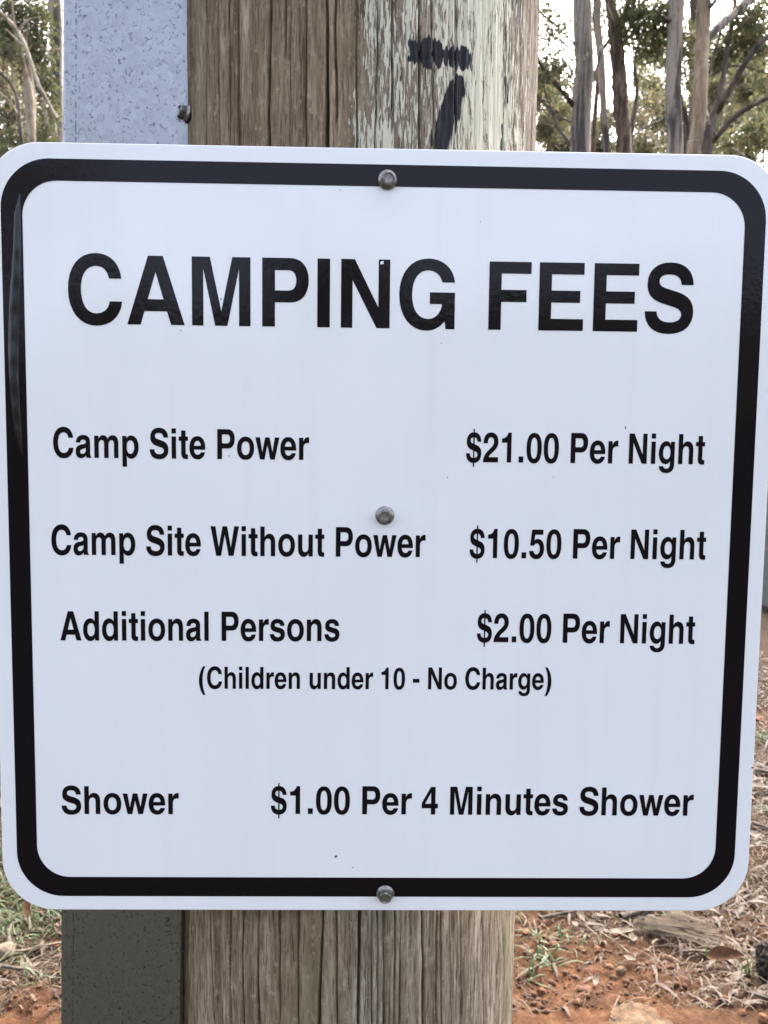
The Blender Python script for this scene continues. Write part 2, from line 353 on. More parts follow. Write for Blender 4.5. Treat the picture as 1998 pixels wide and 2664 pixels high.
rad = PR + np.where(front, disp, 0) - np.maximum(0, Z_ - ZS) * 0
PV = np.stack([rad * np.sin(A_), -rad * np.cos(A_), Z_], -1).reshape(-1, 3)
nc, nr = len(ang), len(zr); idx = np.arange(nc * nr).reshape(nr, nc); nxt = np.roll(idx, -1, 1)
pf = np.stack([idx[:-1], nxt[:-1], nxt[1:], idx[1:]], -1).reshape(-1, 4)
pme = mesh_np(PV, pf, True, 'timber_pole')
# paint region and black brush strokes as smooth fields (metres)
s_l = cyl_hit(882, 200)[0]; s_m = cyl_hit(1230, 200)[0]; s_r = cyl_hit(1385, 200)[0]
edge = s_l - .008 + .014 * fbm(Z_ * 22, S_ * 60, 4, 71)
pa = .548 * np.clip((S_ - edge) / .022, 0, 1) - .13 * np.clip((S_ - s_m) / (s_r - s_m), 0, 1) + .16 * fbm(S_ * 22, Z_ * 7, 3, 72)
pa = np.where(Z_ > ZS + .05, pa, pa - .8); pa = np.clip(pa - .02, 0, .8)
def seg(p, q, hw):
    a = np.array(cyl_hit(*p)); b = np.array(cyl_hit(*q)); ab = b - a
    t = np.clip(((S_ - a[0]) * ab[0] + (Z_ - a[1]) * ab[1]) / (ab @ ab), 0, 1)
    d = np.hypot(S_ - (a[0] + t * ab[0]), Z_ - (a[1] + t * ab[1]))
    return d - hw * .00023
bl = np.full_like(S_, .03)
for p, q, hw in [((1078, 120), (1079, 154), 12), ((1106, 124), (1109, 160), 19), ((1136, 126), (1136, 156), 15), ((1158, 132), (1155, 158), 9), ((1174, 140), (1175, 166), 12),
                 ((1200, 138), (1201, 168), 13), ((1066, 155), (1082, 157), 6), ((1084, 138), (1202, 150), 14), ((1192, 218), (1178, 292), 14), ((1184, 236), (1144, 366), 23), ((1142, 350), (1140, 378), 17),
                 ((1303, 330), (1307, 375), 3), ((1305, 372), (1307, 420), 8), ((1312, 205), (1315, 260), 2.5), ((1345, -30), (1350, 55), 4), ((1330, -30), (1333, 20), 3)]:
    bl = np.minimum(bl, seg(p, q, hw))
bl = bl - .0008 + .005 * np.clip(crack, 0, 1)
gl = cyl_hit(1085, 2500)[0]; gtop = cyl_hit(900, 200)[0]
gsplit = np.where(Z_ > ZS, gtop, cyl_hit(840, 2500)[0])
gr = np.clip((S_ - gsplit) / .03 + .6 * fbm(S_ * 22, Z_ * 1.5, 3, 81) + .3, 0, 1)
attr(pme, 'paint', pa.ravel()); attr(pme, 'black', bl.ravel()); attr(pme, 'grey', gr.ravel()); attr(pme, 'crack', np.clip(crack, 0, 1).ravel())
pole = empty('timber_pole', (PX, PY, 0)); tag(pole, 'weathered round timber pole with flaking cream paint and black brush marks', 'pole')
new_obj('shaft', pme, M_POLE, pole)
# sawn top
tv = [(0, 0, POLE_TOP + .004)] + [((PR - .002) * math.sin(a), -(PR - .002) * math.cos(a), POLE_TOP - .001) for a in np.linspace(0, 2 * math.pi, 49)[:-1]]
new_obj('sawn_top', mesh_from(tv, [(0, 1 + (i + 1) % 48, 1 + i) for i in range(48)][::1]), M_STICK, pole)

# ------------------------------------------------------------------ galvanised folded post beside the pole
MY = .050
a0, a1 = at(160, 0, MY), at(158, 2664, MY); b0, b1 = at(508, 0, MY), at(467, 2664, MY)
def lin(p, q, z): t = (z - q[2]) / (p[2] - q[2]); return q + (p - q) * t
axis = ((a0 - a1) / (a0[2] - a1[2]) + (b0 - b1) / (b0[2] - b1[2])) / 2
foot = (lin(a0, a1, ZS) - axis * ZS)
Wm = ((b0 - a0)[0] + (b1 - a1)[0]) / 2
lean = math.atan(axis[0])
POST_H = 2.45
bend = Wm - .0095
prof = [(.003, .055), (0, .0025), (.0004, .0008), (.002, 0), (bend - .003, 0)]
for i in range(1, 6):
    t = i / 5 * R(17); prof.append((bend - .003 + .005 * math.sin(t), .005 * (1 - math.cos(t))))
ex, ey = prof[-1]
prof += [(Wm - .001, ey + (Wm - .001 - ex) * math.tan(R(17))), (Wm, ey + (Wm - ex) * math.tan(R(17)) + .002), (Wm - .002, .055)]
def extrude(profile, zs, thick):
    P = np.array(profile); d = np.gradient(P, axis=0); nrm = np.stack([-d[:, 1], d[:, 0]], 1); nrm /= np.linalg.norm(nrm, axis=1)[:, None]
    ring = np.concatenate([P, (P + nrm * thick)[::-1]]); k = len(ring); v = []; f = []
    for z in zs: v += [(p[0], p[1], z) for p in ring]
    for j in range(len(zs) - 1):
        for i in range(k): f.append((j * k + i, j * k + (i + 1) % k, (j + 1) * k + (i + 1) % k, (j + 1) * k + i))
    n = (len(zs) - 1) * k
    h = k // 2
    for i in range(h - 1):
        f.append((n + i, n + i + 1, n + k - 2 - i, n + k - 1 - i)); f.append((k - 1 - i, k - 2 - i, i + 1, i))
    return v, f
post = empty('galvanised_steel_post', (float(foot[0]), MY, 0)); post.rotation_euler = (0, lean, 0)
tag(post, 'folded galvanised steel post with dark spangle flecks leaning beside the timber pole', 'metal post')
v, f = extrude(prof, np.linspace(-.25, POST_H, 28), .0016)
sheet = new_obj('folded_sheet', mesh_from(v, f), M_GALV, post)

# ------------------------------------------------------------------ screws
def lathe(profile, n=32):
    v = []; f = []
    for r, h in profile: v += [(r * math.cos(2 * math.pi * i / n), r * math.sin(2 * math.pi * i / n), h) for i in range(n)]
    for j in range(len(profile) - 1):
        for i in range(n): f.append((j * n + i, j * n + (i + 1) % n, (j + 1) * n + (i + 1) % n, (j + 1) * n + i))
    f.append(tuple(range((len(profile) - 1) * n, len(profile) * n)))
    return v, f
def hexhead(af, z0, z1):
    rr = af / math.sqrt(3); v = []; f = []
    def ring(r, z, rnd):
        for i in range(24):
            a = 2 * math.pi * i / 24; sec = (a + math.pi / 6) % (math.pi / 3) - math.pi / 6
            hexr = (af / 2) / math.cos(sec); v.append(((hexr * (1 - rnd) + r * rnd) * math.cos(a), (hexr * (1 - rnd) + r * rnd) * math.sin(a), z))
    ring(af / 2, z0, 0); ring(af / 2, z1 - .0007, 0); ring(af / 2 * .97, z1 - .0001, .8); ring(af / 2 * .86, z1, 1); ring(af / 2 * .74, z1 - .0007, 1); ring(af / 2 * .3, z1 - .0008, 1)
    for j in range(5):
        for i in range(24): f.append((j * 24 + i, j * 24 + (i + 1) % 24, (j + 1) * 24 + (i + 1) % 24, (j + 1) * 24 + i))
    f.append(tuple(range(120, 144)))
    return v, f
ME_FL = mesh_from(*lathe([(.0018, -.012), (.0018, -.0001), (.0053, -.0001), (.0055, .0003), (.0053, .0008), (.0042, .0017), (.0030, .0022)]), smooth=True, name='flange')
ME_HX = mesh_from(*hexhead(.0068, .0012, .0056), name='hex_head')
ME_RW = mesh_from(*lathe([(.0015, -.0032), (.0050, -.0032), (.0056, -.0022), (.0056, -.0008), (.0050, -.0002), (.0015, -.0002)]), smooth=True, name='washer')
for me_ in (ME_FL, ME_HX): me_.materials.append(M_SCREW)
ME_RW.materials.append(M_RUBBER)
def screw(loc, direction, spin, parent, name='screw', washer=False):
    # direction: outward axis in the parent's space
    q = Vector(direction).normalized().to_track_quat('Z', 'Y').to_matrix().to_4x4()
    o = new_obj(name, ME_FL, None, parent); o.matrix_local = Matrix.Translation(loc) @ q @ Matrix.Rotation(spin, 4, 'Z')
    h = new_obj('hex_head', ME_HX, None, o)
    if washer: new_obj('rubber_washer', ME_RW, None, o)
    return o
p = at(497, 302, MY + .006)
pl = Matrix.Translation(post.location) @ Matrix.Rotation(lean, 4, 'Y')
pl = pl.inverted() @ Vector(p)
screw((pl.x - .0015, pl.y - .004, pl.z), (-.80, -.56, .12), .3, post, washer=True)

# ------------------------------------------------------------------ the sign
sign = empty('camping_fees_sign', (0, 0, ZS)); tag(sign, 'white CAMPING FEES price sign with black border screwed to the timber pole', 'sign')
HW, HH = .225, .2236
def rrect(hw, hh, r, n=14):
    pts = []
    for cx, cz, a in ((hw - r, hh - r, 0), (-hw + r, hh - r, 90), (-hw + r, -hh + r, 180), (hw - r, -hh + r, 270)):
        for i in range(n + 1):
            t = R(a + 90 * i / n); pts.append((cx + r * math.cos(t), cz + r * math.sin(t)))
    return pts
ol = rrect(HW, HH, .031); n = len(ol)
il = rrect(HW - .0004, HH - .0004, .0306)
v = [(x, -.0003, z) for x, z in il] + [(x, 0, z) for x, z in ol] + [(x, .0013, z) for x, z in ol] + [(x, .0016, z) for x, z in il]
f = [tuple(range(n))[::-1]][:0]
f = [tuple(range(n))]
for j in range(3):
    f += [(j * n + i, (j + 1) * n + i, (j + 1) * n + (i + 1) % n, j * n + (i + 1) % n) for i in range(n)]
f.append(tuple(range(4 * n - 1, 3 * n - 1, -1)))
me = mesh_from(v, f); me.materials.append(M_WHITE); me.materials.append(M_EDGE)
for pidx, pg in enumerate(me.polygons):
    if pidx > n: pg.material_index = 1
new_obj('panel', me, None, sign)
m1, m2 = .0088, .0120
o_, i_ = rrect(HW - m1, HH - m1, .0275), rrect(HW - m1 - m2, HH - m1 - m2, .0195)
n = len(o_)
v = [(x, -.00045, z) for x, z in o_] + [(x, -.00045, z) for x, z in i_]
new_obj('border', mesh_from(v, [(i, (i + 1) % n, n + (i + 1) % n, n + i) for i in range(n)]), M_BLACK, sign)

GL = {  # glyph: (advance, contours); hand-drawn bold grotesque, 1000 units per em
'A': (722, "M20 0L273 718L449 718L702 0L541 0L493 142L225 142L178 0Z M265 267L452 267L361 552Z"),
'C': (722, "M684 237C665 80 545 -19 372 -19C175 -19 44 130 44 359C44 590 178 737 376 737C545 737 660 640 678 475L530 475C515 560 460 604 376 604C265 604 197 510 197 359C197 205 265 111 374 111C465 111 525 160 536 237Z"),
'E': (667, "M76 0L76 718L621 718L621 594L227 594L227 423L578 423L578 296L227 296L227 124L621 124L621 0Z"),
'F': (611, "M76 0L76 718L587 718L587 594L227 594L227 423L534 423L534 296L227 296L227 0Z"),
'G': (778, "M713 384L412 384L412 262L560 262C548 165 478 104 395 104C275 104 198 200 198 360C198 520 275 613 390 613C475 613 540 565 559 490L711 490C690 645 560 737 392 737C180 737 44 585 44 358C44 130 180 -19 372 -19C460 -19 535 15 594 82L606 0L713 0Z"),
'I': (278, "M64 0L64 718L214 718L214 0Z"),
'M': (833, "M69 0L69 718L284 718L417 151L550 718L765 718L765 0L630 0L630 598L490 0L344 0L204 598L204 0Z"),
'N': (722, "M69 0L69 718L231 718L517 217L517 718L654 718L654 0L497 0L206 500L206 0Z"),
'P': (667, "M73 0L73 718L405 718C545 718 627 630 627 487C627 345 545 255 410 255L224 255L224 0Z M224 379L380 379C445 379 479 415 479 485C479 555 445 591 380 591L224 591Z"),
'S': (667, "M626 502C622 650 515 737 341 737C165 737 62 650 62 510C62 400 120 340 250 305L390 268C455 250 487 225 487 185C487 135 430 104 345 104C245 104 190 145 184 219L39 219C44 65 150 -19 338 -19C525 -19 634 70 634 212C634 325 570 390 440 425L300 462C235 479 207 500 207 540C207 585 255 611 332 611C425 611 474 575 478 502Z"),
'W': (944, "M10 718L166 718L276 205L394 718L546 718L664 205L774 718L930 718L752 0L592 0L470 520L348 0L190 0Z"),
'a': (556, "M524 0L368 0C360 15 356 35 353 58C310 8 255 -14 190 -14C92 -14 29 48 29 145C29 245 85 298 200 316L290 329C335 336 352 350 352 378C352 415 322 434 270 434C214 434 184 412 178 362L43 362C48 480 130 546 274 546C415 546 489 488 489 378L489 100C489 55 500 35 524 18Z M352 240C330 226 300 222 262 214C200 202 171 185 171 148C171 112 196 92 238 92C305 92 352 135 352 195Z"),
'd': (611, "M551 0L551 718L411 718L411 470C380 520 332 546 270 546C130 546 34 430 34 266C34 100 130 -14 268 -14C333 -14 384 10 417 62L417 0Z M411 262C411 165 370 105 296 105C220 105 174 165 174 264C174 368 220 428 294 428C368 428 411 368 411 262Z"),
'e': (556, "M526 222L168 222C172 145 215 100 282 100C335 100 370 122 384 160L519 160C490 50 400 -14 278 -14C120 -14 23 92 23 262C23 438 120 546 276 546C440 546 528 430 528 250Z M385 314C378 390 340 432 278 432C216 432 178 390 170 314Z"),
'g': (611, "M553 532L421 532L421 462C385 520 335 546 275 546C140 546 40 430 40 266C40 105 135 -5 268 -5C330 -5 378 20 413 70L413 -5C413 -75 375 -112 300 -112C240 -112 205 -92 194 -52L54 -52C64 -155 155 -217 300 -217C465 -217 553 -140 553 0Z M417 268C417 172 375 115 300 115C226 115 180 172 180 268C180 370 226 430 300 430C375 430 417 370 417 268Z"),
'h': (611, "M65 0L65 718L205 718L205 462C245 518 295 546 360 546C475 546 546 470 546 345L546 0L406 0L406 320C406 390 375 426 315 426C248 426 205 380 205 305L205 0Z"),
'n': (611, "M65 0L65 532L199 532L199 455C240 516 293 546 362 546C476 546 546 470 546 345L546 0L406 0L406 320C406 390 375 426 315 426C248 426 205 380 205 305L205 0Z"),
'i': (278, "M69 0L69 532L209 532L209 0Z M69 604L69 725L209 725L209 604Z"),
'l': (278, "M69 0L69 718L209 718L209 0Z"),
'm': (889, "M64 0L64 532L198 532L198 460C235 518 285 546 345 546C415 546 465 516 492 460C530 518 582 546 650 546C765 546 826 478 826 355L826 0L686 0L686 335C686 400 660 428 610 428C550 428 515 385 515 312L515 0L375 0L375 335C375 400 348 428 298 428C240 428 204 385 204 312L204 0Z"),
'o': (611, "M306 546C470 546 578 438 578 266C578 94 470 -14 306 -14C142 -14 34 94 34 266C34 438 142 546 306 546Z M306 430C224 430 174 368 174 266C174 164 224 102 306 102C388 102 438 164 438 266C438 368 388 430 306 430Z"),
'p': (611, "M62 -207L202 -207L202 58C235 10 282 -14 342 -14C480 -14 578 100 578 268C578 432 480 546 342 546C278 546 228 520 196 466L196 532L62 532Z M438 264C438 165 392 105 318 105C245 105 202 165 202 264C202 368 245 428 318 428C392 428 438 368 438 264Z"),
'r': (389, "M64 0L64 532L198 532L198 440C230 510 280 546 345 546C358 546 368 545 384 542L384 400C365 404 350 406 330 406C248 406 204 362 204 280L204 0Z"),
's': (556, "M505 375C500 485 415 546 275 546C135 546 50 480 50 375C50 290 95 250 205 225L320 199C360 190 378 176 378 150C378 115 345 96 282 96C212 96 172 122 166 172L26 172C32 52 120 -14 276 -14C430 -14 519 56 519 170C519 260 470 300 365 323L245 350C205 359 190 370 190 392C190 422 222 438 272 438C332 438 362 418 368 375Z"),
't': (333, "M309 -1C285 -6 262 -8 238 -8C140 -8 94 36 94 128L94 430L14 430L14 532L94 532L94 676L234 676L234 532L309 532L309 430L234 430L234 150C234 115 248 102 282 102C292 102 300 103 309 104Z"),
'u': (611, "M546 532L546 0L412 0L412 78C371 17 318 -14 250 -14C136 -14 66 62 66 187L66 532L206 532L206 212C206 142 237 106 297 106C363 106 406 152 406 227L406 532Z"),
'w': (778, "M8 532L154 532L226 178L318 532L458 532L552 178L624 532L770 532L624 0L480 0L388 352L298 0L154 0Z"),
'0': (556, "M278 710C440 710 524 585 524 346C524 105 440 -19 278 -19C116 -19 32 105 32 346C32 585 116 710 278 710Z M278 595C208 595 172 520 172 346C172 170 208 96 278 96C348 96 384 170 384 346C384 520 348 595 278 595Z"),
'1': (556, "M378 0L238 0L238 470L69 470L69 570C185 575 245 620 270 710L378 710Z"),
'2': (556, "M511 124L208 124C225 160 255 185 330 235C455 320 511 385 511 490C511 625 415 710 275 710C125 710 36 620 36 470L36 450L172 450C172 545 205 593 272 593C333 593 370 555 370 490C370 425 340 390 235 315C85 210 32 130 26 0L511 0Z"),
'4': (556, "M447 0L447 160L526 160L526 278L447 278L447 710L305 710L27 295L27 160L312 160L312 0Z M312 278L312 560L130 278Z"),
'5': (556, "M480 698L110 698L60 310L185 310C205 345 235 362 275 362C340 362 376 315 376 235C376 150 338 100 272 100C215 100 180 128 170 182L27 182C38 55 130 -19 270 -19C420 -19 516 85 516 240C516 380 432 474 312 474C265 474 230 462 200 436L218 575L480 575Z"),
'.': (278, "M64 0L64 146L214 146L214 0Z"), '-': (333, "M27 215L27 345L306 345L306 215Z"),
'(': (333, "M210 -208L314 -208C225 -70 190 90 190 262C190 440 225 600 314 734L210 734C95 590 35 430 35 262C35 95 95 -65 210 -208Z"),
')': (333, "M123 -208L19 -208C108 -70 143 90 143 262C143 440 108 600 19 734L123 734C238 590 298 430 298 262C298 95 238 -65 123 -208Z"),
' ': (278, "")}
import re
def contours(d):
    out = []
    for part in d.split('Z'):
        pts = []
        for cmd, args in re.findall(r'([MLC])([^MLC]*)', part):
            a = [float(x) for x in args.split()]
            if cmd in 'ML': pts.append((a[0], a[1]))
            else:
                p0 = pts[-1]
                for k in range(1, 9):
                    t = k / 8; u = 1 - t
                    pts.append(tuple(u ** 3 * p0[i] + 3 * u * u * t * a[i] + 3 * u * t * t * a[2 + i] + t ** 3 * a[4 + i] for i in (0, 1)))
        if pts:
            if abs(pts[0][0] - pts[-1][0]) + abs(pts[0][1] - pts[-1][1]) < 1: pts.pop()
            out.append(pts)
    return out
GLC = {k: (w_, contours(d)) for k, (w_, d) in GL.items()}
GLC['$'] = (556, [[(32 + (x - 39) * .823, (y + 19) * .965 - 19) for x, y in c_] for c_ in contours(GL['S'][1])])
def sign_xy(px, py):
    d = ray(px, py); t = -(CAM[1] + .0004) / d[1]; q = CAM + t * d; return q[0], q[2] - ZS
def lettering(text, L, Rr, cap, name):
    """text between two baseline pixels L and Rr (ink edges); cap = pixel height of a capital near its middle"""
    x0, z0 = sign_xy(*L); x1, z1 = sign_xy(*Rr)
    mx, my = (L[0] + Rr[0]) / 2, (L[1] + Rr[1]) / 2
    k = (sign_xy(mx, my - cap)[1] - sign_xy(mx, my)[1]) / 718.0
    pen = 0; cs = []; bars = []
    for ch in text:
        w_, c_ = GLC[ch]
        for q in c_: cs.append([(pen + x, y) for x, y in q])
        if ch == '$': bars.append([(pen + 258, -115), (pen + 258, 790), (pen + 300, 790), (pen + 300, -115)])
        pen += w_
    xs = [x for q in cs for x, y in q]; lo, hi = min(xs), max(xs); sx = (x1 - x0) / (hi - lo)
    tf = lambda x, y: (x0 + (x - lo) * sx, z0 + (z1 - z0) * (x - lo) / (hi - lo) + y * k)
    def fill(csx):
        cu = bpy.data.curves.new(name, 'CURVE'); cu.dimensions = '2D'; cu.fill_mode = 'FRONT'
        for q in csx:
            sp_ = cu.splines.new('POLY'); sp_.points.add(len(q) - 1); sp_.use_cyclic_u = True
            for pt, (x, y) in zip(sp_.points, q): X, Z = tf(x, y); pt.co = (X * 10, Z * 10, 0, 1)
        t = bpy.data.objects.new('t', cu); me = bpy.data.meshes.new_from_object(t); bpy.data.objects.remove(t); bpy.data.curves.remove(cu)
        V = [(v_.co.x / 10, v_.co.y / 10) for v_ in me.vertices]; Fc = [tuple(p_.vertices) for p_ in me.polygons]; bpy.data.meshes.remove(me)
        return V, Fc
    V, Fc = fill(cs); vv_ = [(x, -.00048, z) for x, z in V]
    if bars:
        for b in bars:
            o = len(vv_); vv_ += [(tf(x, y)[0], -.00056, tf(x, y)[1]) for x, y in b]; Fc.append((o, o + 1, o + 2, o + 3))
    me = mesh_from(vv_, Fc)
    # face towards the viewer
    import bmesh
    bm_ = bmesh.new(); bm_.from_mesh(me)
    for fc in bm_.faces:
        fc.normal_update()
        if fc.normal.y > 0: fc.normal_flip()
    bm_.to_mesh(me); bm_.free()
    return new_obj(name, me, M_BLACK, sign)
HEADS = [("CAMPING", (178.5, 841.5), (1182, 856.5), 179), ("FEES", (1270, 857.5), (1801, 865), 177)]
for t_, a_, b_, c_ in HEADS: lettering(t_, a_, b_, c_, 'heading_word')
ROWS = [("Camp Site Power", (139, 1190), (804, 1196.5), 78), ("$21.00 Per Night", (1212, 1202), (1832, 1208), 78.5),
        ("Camp Site Without Power", (134.4, 1443), (1106.5, 1449.5), 77), ("$10.50 Per Night", (1221, 1451.5), (1834.6, 1455.5), 77),
        ("Additional Persons", (157.3, 1666), (883, 1668), 76), ("$2.00 Per Night", (1240.3, 1670), (1806.3, 1675.2), 76),
        ("(Children under 10 - No Charge)", (517.7, 1791.5), (1433.8, 1794.2), 57),
        ("Shower", (160.9, 2117.5), (465.3, 2118), 72.5), ("$1.00 Per 4 Minutes Shower", (704.6, 2117), (1802.7, 2122.2), 72.8)]
for t_, a_, b_, c_ in ROWS: lettering(t_, a_, b_, c_, 'lettering')
# three screws through the panel
for px, py, dr, sp_ in ((1008, 469, (.10, -1, -.10), .5), (1001, 1341, (.0, -1, -.03), .15), (1002, 2322, (.0, -1, -.12), 1.0)):
    x, z = sign_xy(px, py); screw((x, -.0004 - .0055 * math.hypot(dr[0], dr[2]), z), dr, sp_, sign)
# black film lifting off along the left border
pts = [(52, 505, 1.5), (45, 560, 9), (44, 640, 11), (40, 740, 13), (37, 800, 13.5), (35, 900, 14), (36, 980, 13), (41, 1060, 11), (47, 1120, 9), (57, 1178, 2)]
yy = np.linspace(505, 1178, 70); xx = np.interp(yy, [p[1] for p in pts], [p[0] for p in pts]); ww = np.interp(yy, [p[1] for p in pts], [p[2] for p in pts])
v = []; f = []
for j, (x, y, w_) in enumerate(zip(xx, yy, ww)):
    for i in range(9):
        t = (i - 4) / 4; X, Z = sign_xy(x + t * w_, y)
        hgt = .0010 * (1 - t * t) ** .8 * min(1, w_ / 9) * (1 + .25 * math.sin(y * .021) + .12 * math.sin(y * .09)) - .0002 * math.exp(-((t - .35) / .14) ** 2)
        v.append((X, -.00055 - max(0, hgt), Z))
for j in range(69):
    for i in range(8): f.append((j * 9 + i, (j + 1) * 9 + i, (j + 1) * 9 + i + 1, j * 9 + i + 1))
new_obj('lifted_film', mesh_from(v, f, True), M_LIFT, sign)
# chip in the heading film, small stuck-on dirt
def blot(px, py, rx, rz, mat, name, seed, y=-.00062):
    x, z = sign_xy(px, py); rr = random.Random(seed); v = [(x, y, z)]
    for i in range(11):
        a = 2 * math.pi * i / 11; k = rr.uniform(.6, 1.15); v.append((x + rx * k * math.cos(a), y + .00008, z + rz * k * math.sin(a)))
    new_obj(name, mesh_from(v, [(0, 1 + (i + 1) % 11, 1 + i) for i in range(11)]), mat, sign)
blot(994, 684, .0011, .0012, M_WHITE, 'film_chip', 1)
for i, (px, py, r1, r2) in enumerate([(874, 2228, .0011, .0010), (918, 2257, .0004, .0009), (885, 494, .0005, .0005), (1148, 893, .0005, .0004), (596, 1186, .0005, .0005), (1440, 1241, .0004, .0003),
                                      (1958, 1997, .0012, .0009), (1164, 1242, .0006, .0005), (1250, 578, .0006, .0004), (575, 778, .0007, .0005), (470, 860, .0006, .0004), (1627, 1112, .0006, .0012)]):
    blot(px, py, r1 * .75, r2 * .75, M_BARKBIT if i in (0, 6) else M_STICK, 'dirt_speck', 20 + i)

# ------------------------------------------------------------------ trees
def catmull(P, n):
    P = np.asarray(P, float); P = np.vstack([2 * P[0] - P[1], P, 2 * P[-1] - P[-2]]); out = []
    for i in range(1, len(P) - 2):
        for t in np.linspace(0, 1, n, endpoint=False):
            a, b, c, d = P[i - 1:i + 3]; out.append(.5 * (2 * b + (c - a) * t + (2 * a - 5 * b + 4 * c - d) * t * t + (3 * b - a - 3 * c + d) * t ** 3))
    out.append(P[-2]); return np.array(out)
def tube(P4, sides=12, n=6, rough=.05, seed=0):
    C = catmull(P4, n); C[:, 3] = np.maximum(C[:, 3], .002); T = np.gradient(C[:, :3], axis=0); T /= np.linalg.norm(T, axis=1)[:, None]
    ref = np.array([0, 1.0, 0.05]); v = []; f = []
    rs = np.random.default_rng(seed)
    lump = 1 + rough * rs.standard_normal((len(C), 1)) * .6 + rough * rs.standard_normal((1, sides)) * .8 + rough * .5 * rs.standard_normal((len(C), sides))
    for j, (c_, t) in enumerate(zip(C, T)):
        a = np.cross(t, ref); a /= np.linalg.norm(a); b = np.cross(t, a)
        for i in range(sides):
            th = 2 * math.pi * i / sides; v.append(c_[:3] + c_[3] * lump[j, i] * (math.cos(th) * a + math.sin(th) * b))
    for j in range(len(C) - 1):
        for i in range(sides): f.append((j * sides + i, j * sides + (i + 1) % sides, (j + 1) * sides + (i + 1) % sides, (j + 1) * sides + i))
    f.append(tuple(range(len(v) - sides, len(v)))); return v, f
def leaf_cloud(centres, n_each, spread, size, seed, per=7):
    rs = np.random.default_rng(seed); V = []
    for c_, sp_ in zip(centres, spread):
        k = max(1, n_each // per)
        sprig = c_ + rs.normal(0, 1, (k, 3)) * np.array(sp_)
        base = np.repeat(sprig, per, 0) + rs.normal(0, 1, (k * per, 3)) * size * .8
        dirv = np.repeat(rs.normal(0, 1, (k, 3)), per, 0) * .6 + rs.normal(0, .55, (k * per, 3)); dirv[:, 2] -= .75
        dirv /= np.linalg.norm(dirv, axis=1)[:, None]
        side = np.cross(dirv, rs.normal(0, 1, (k * per, 3))); side /= np.linalg.norm(side, axis=1)[:, None]
        L_ = size * rs.uniform(.7, 1.35, (k * per, 1)); W_ = L_ * rs.uniform(.11, .19, (k * per, 1))
        V.append(np.stack([base, base + dirv * L_ * .4 + side * W_, base + dirv * L_, base + dirv * L_ * .45 - side * W_], 1).reshape(-1, 3))
    V = np.concatenate(V); return V, np.arange(len(V)).reshape(-1, 4)
def pxw(px, py, w_, Y): p_ = at(px, py, Y); d = np.linalg.norm(p_ - CAM); return [*p_, w_ * .5 * d / F * .93]
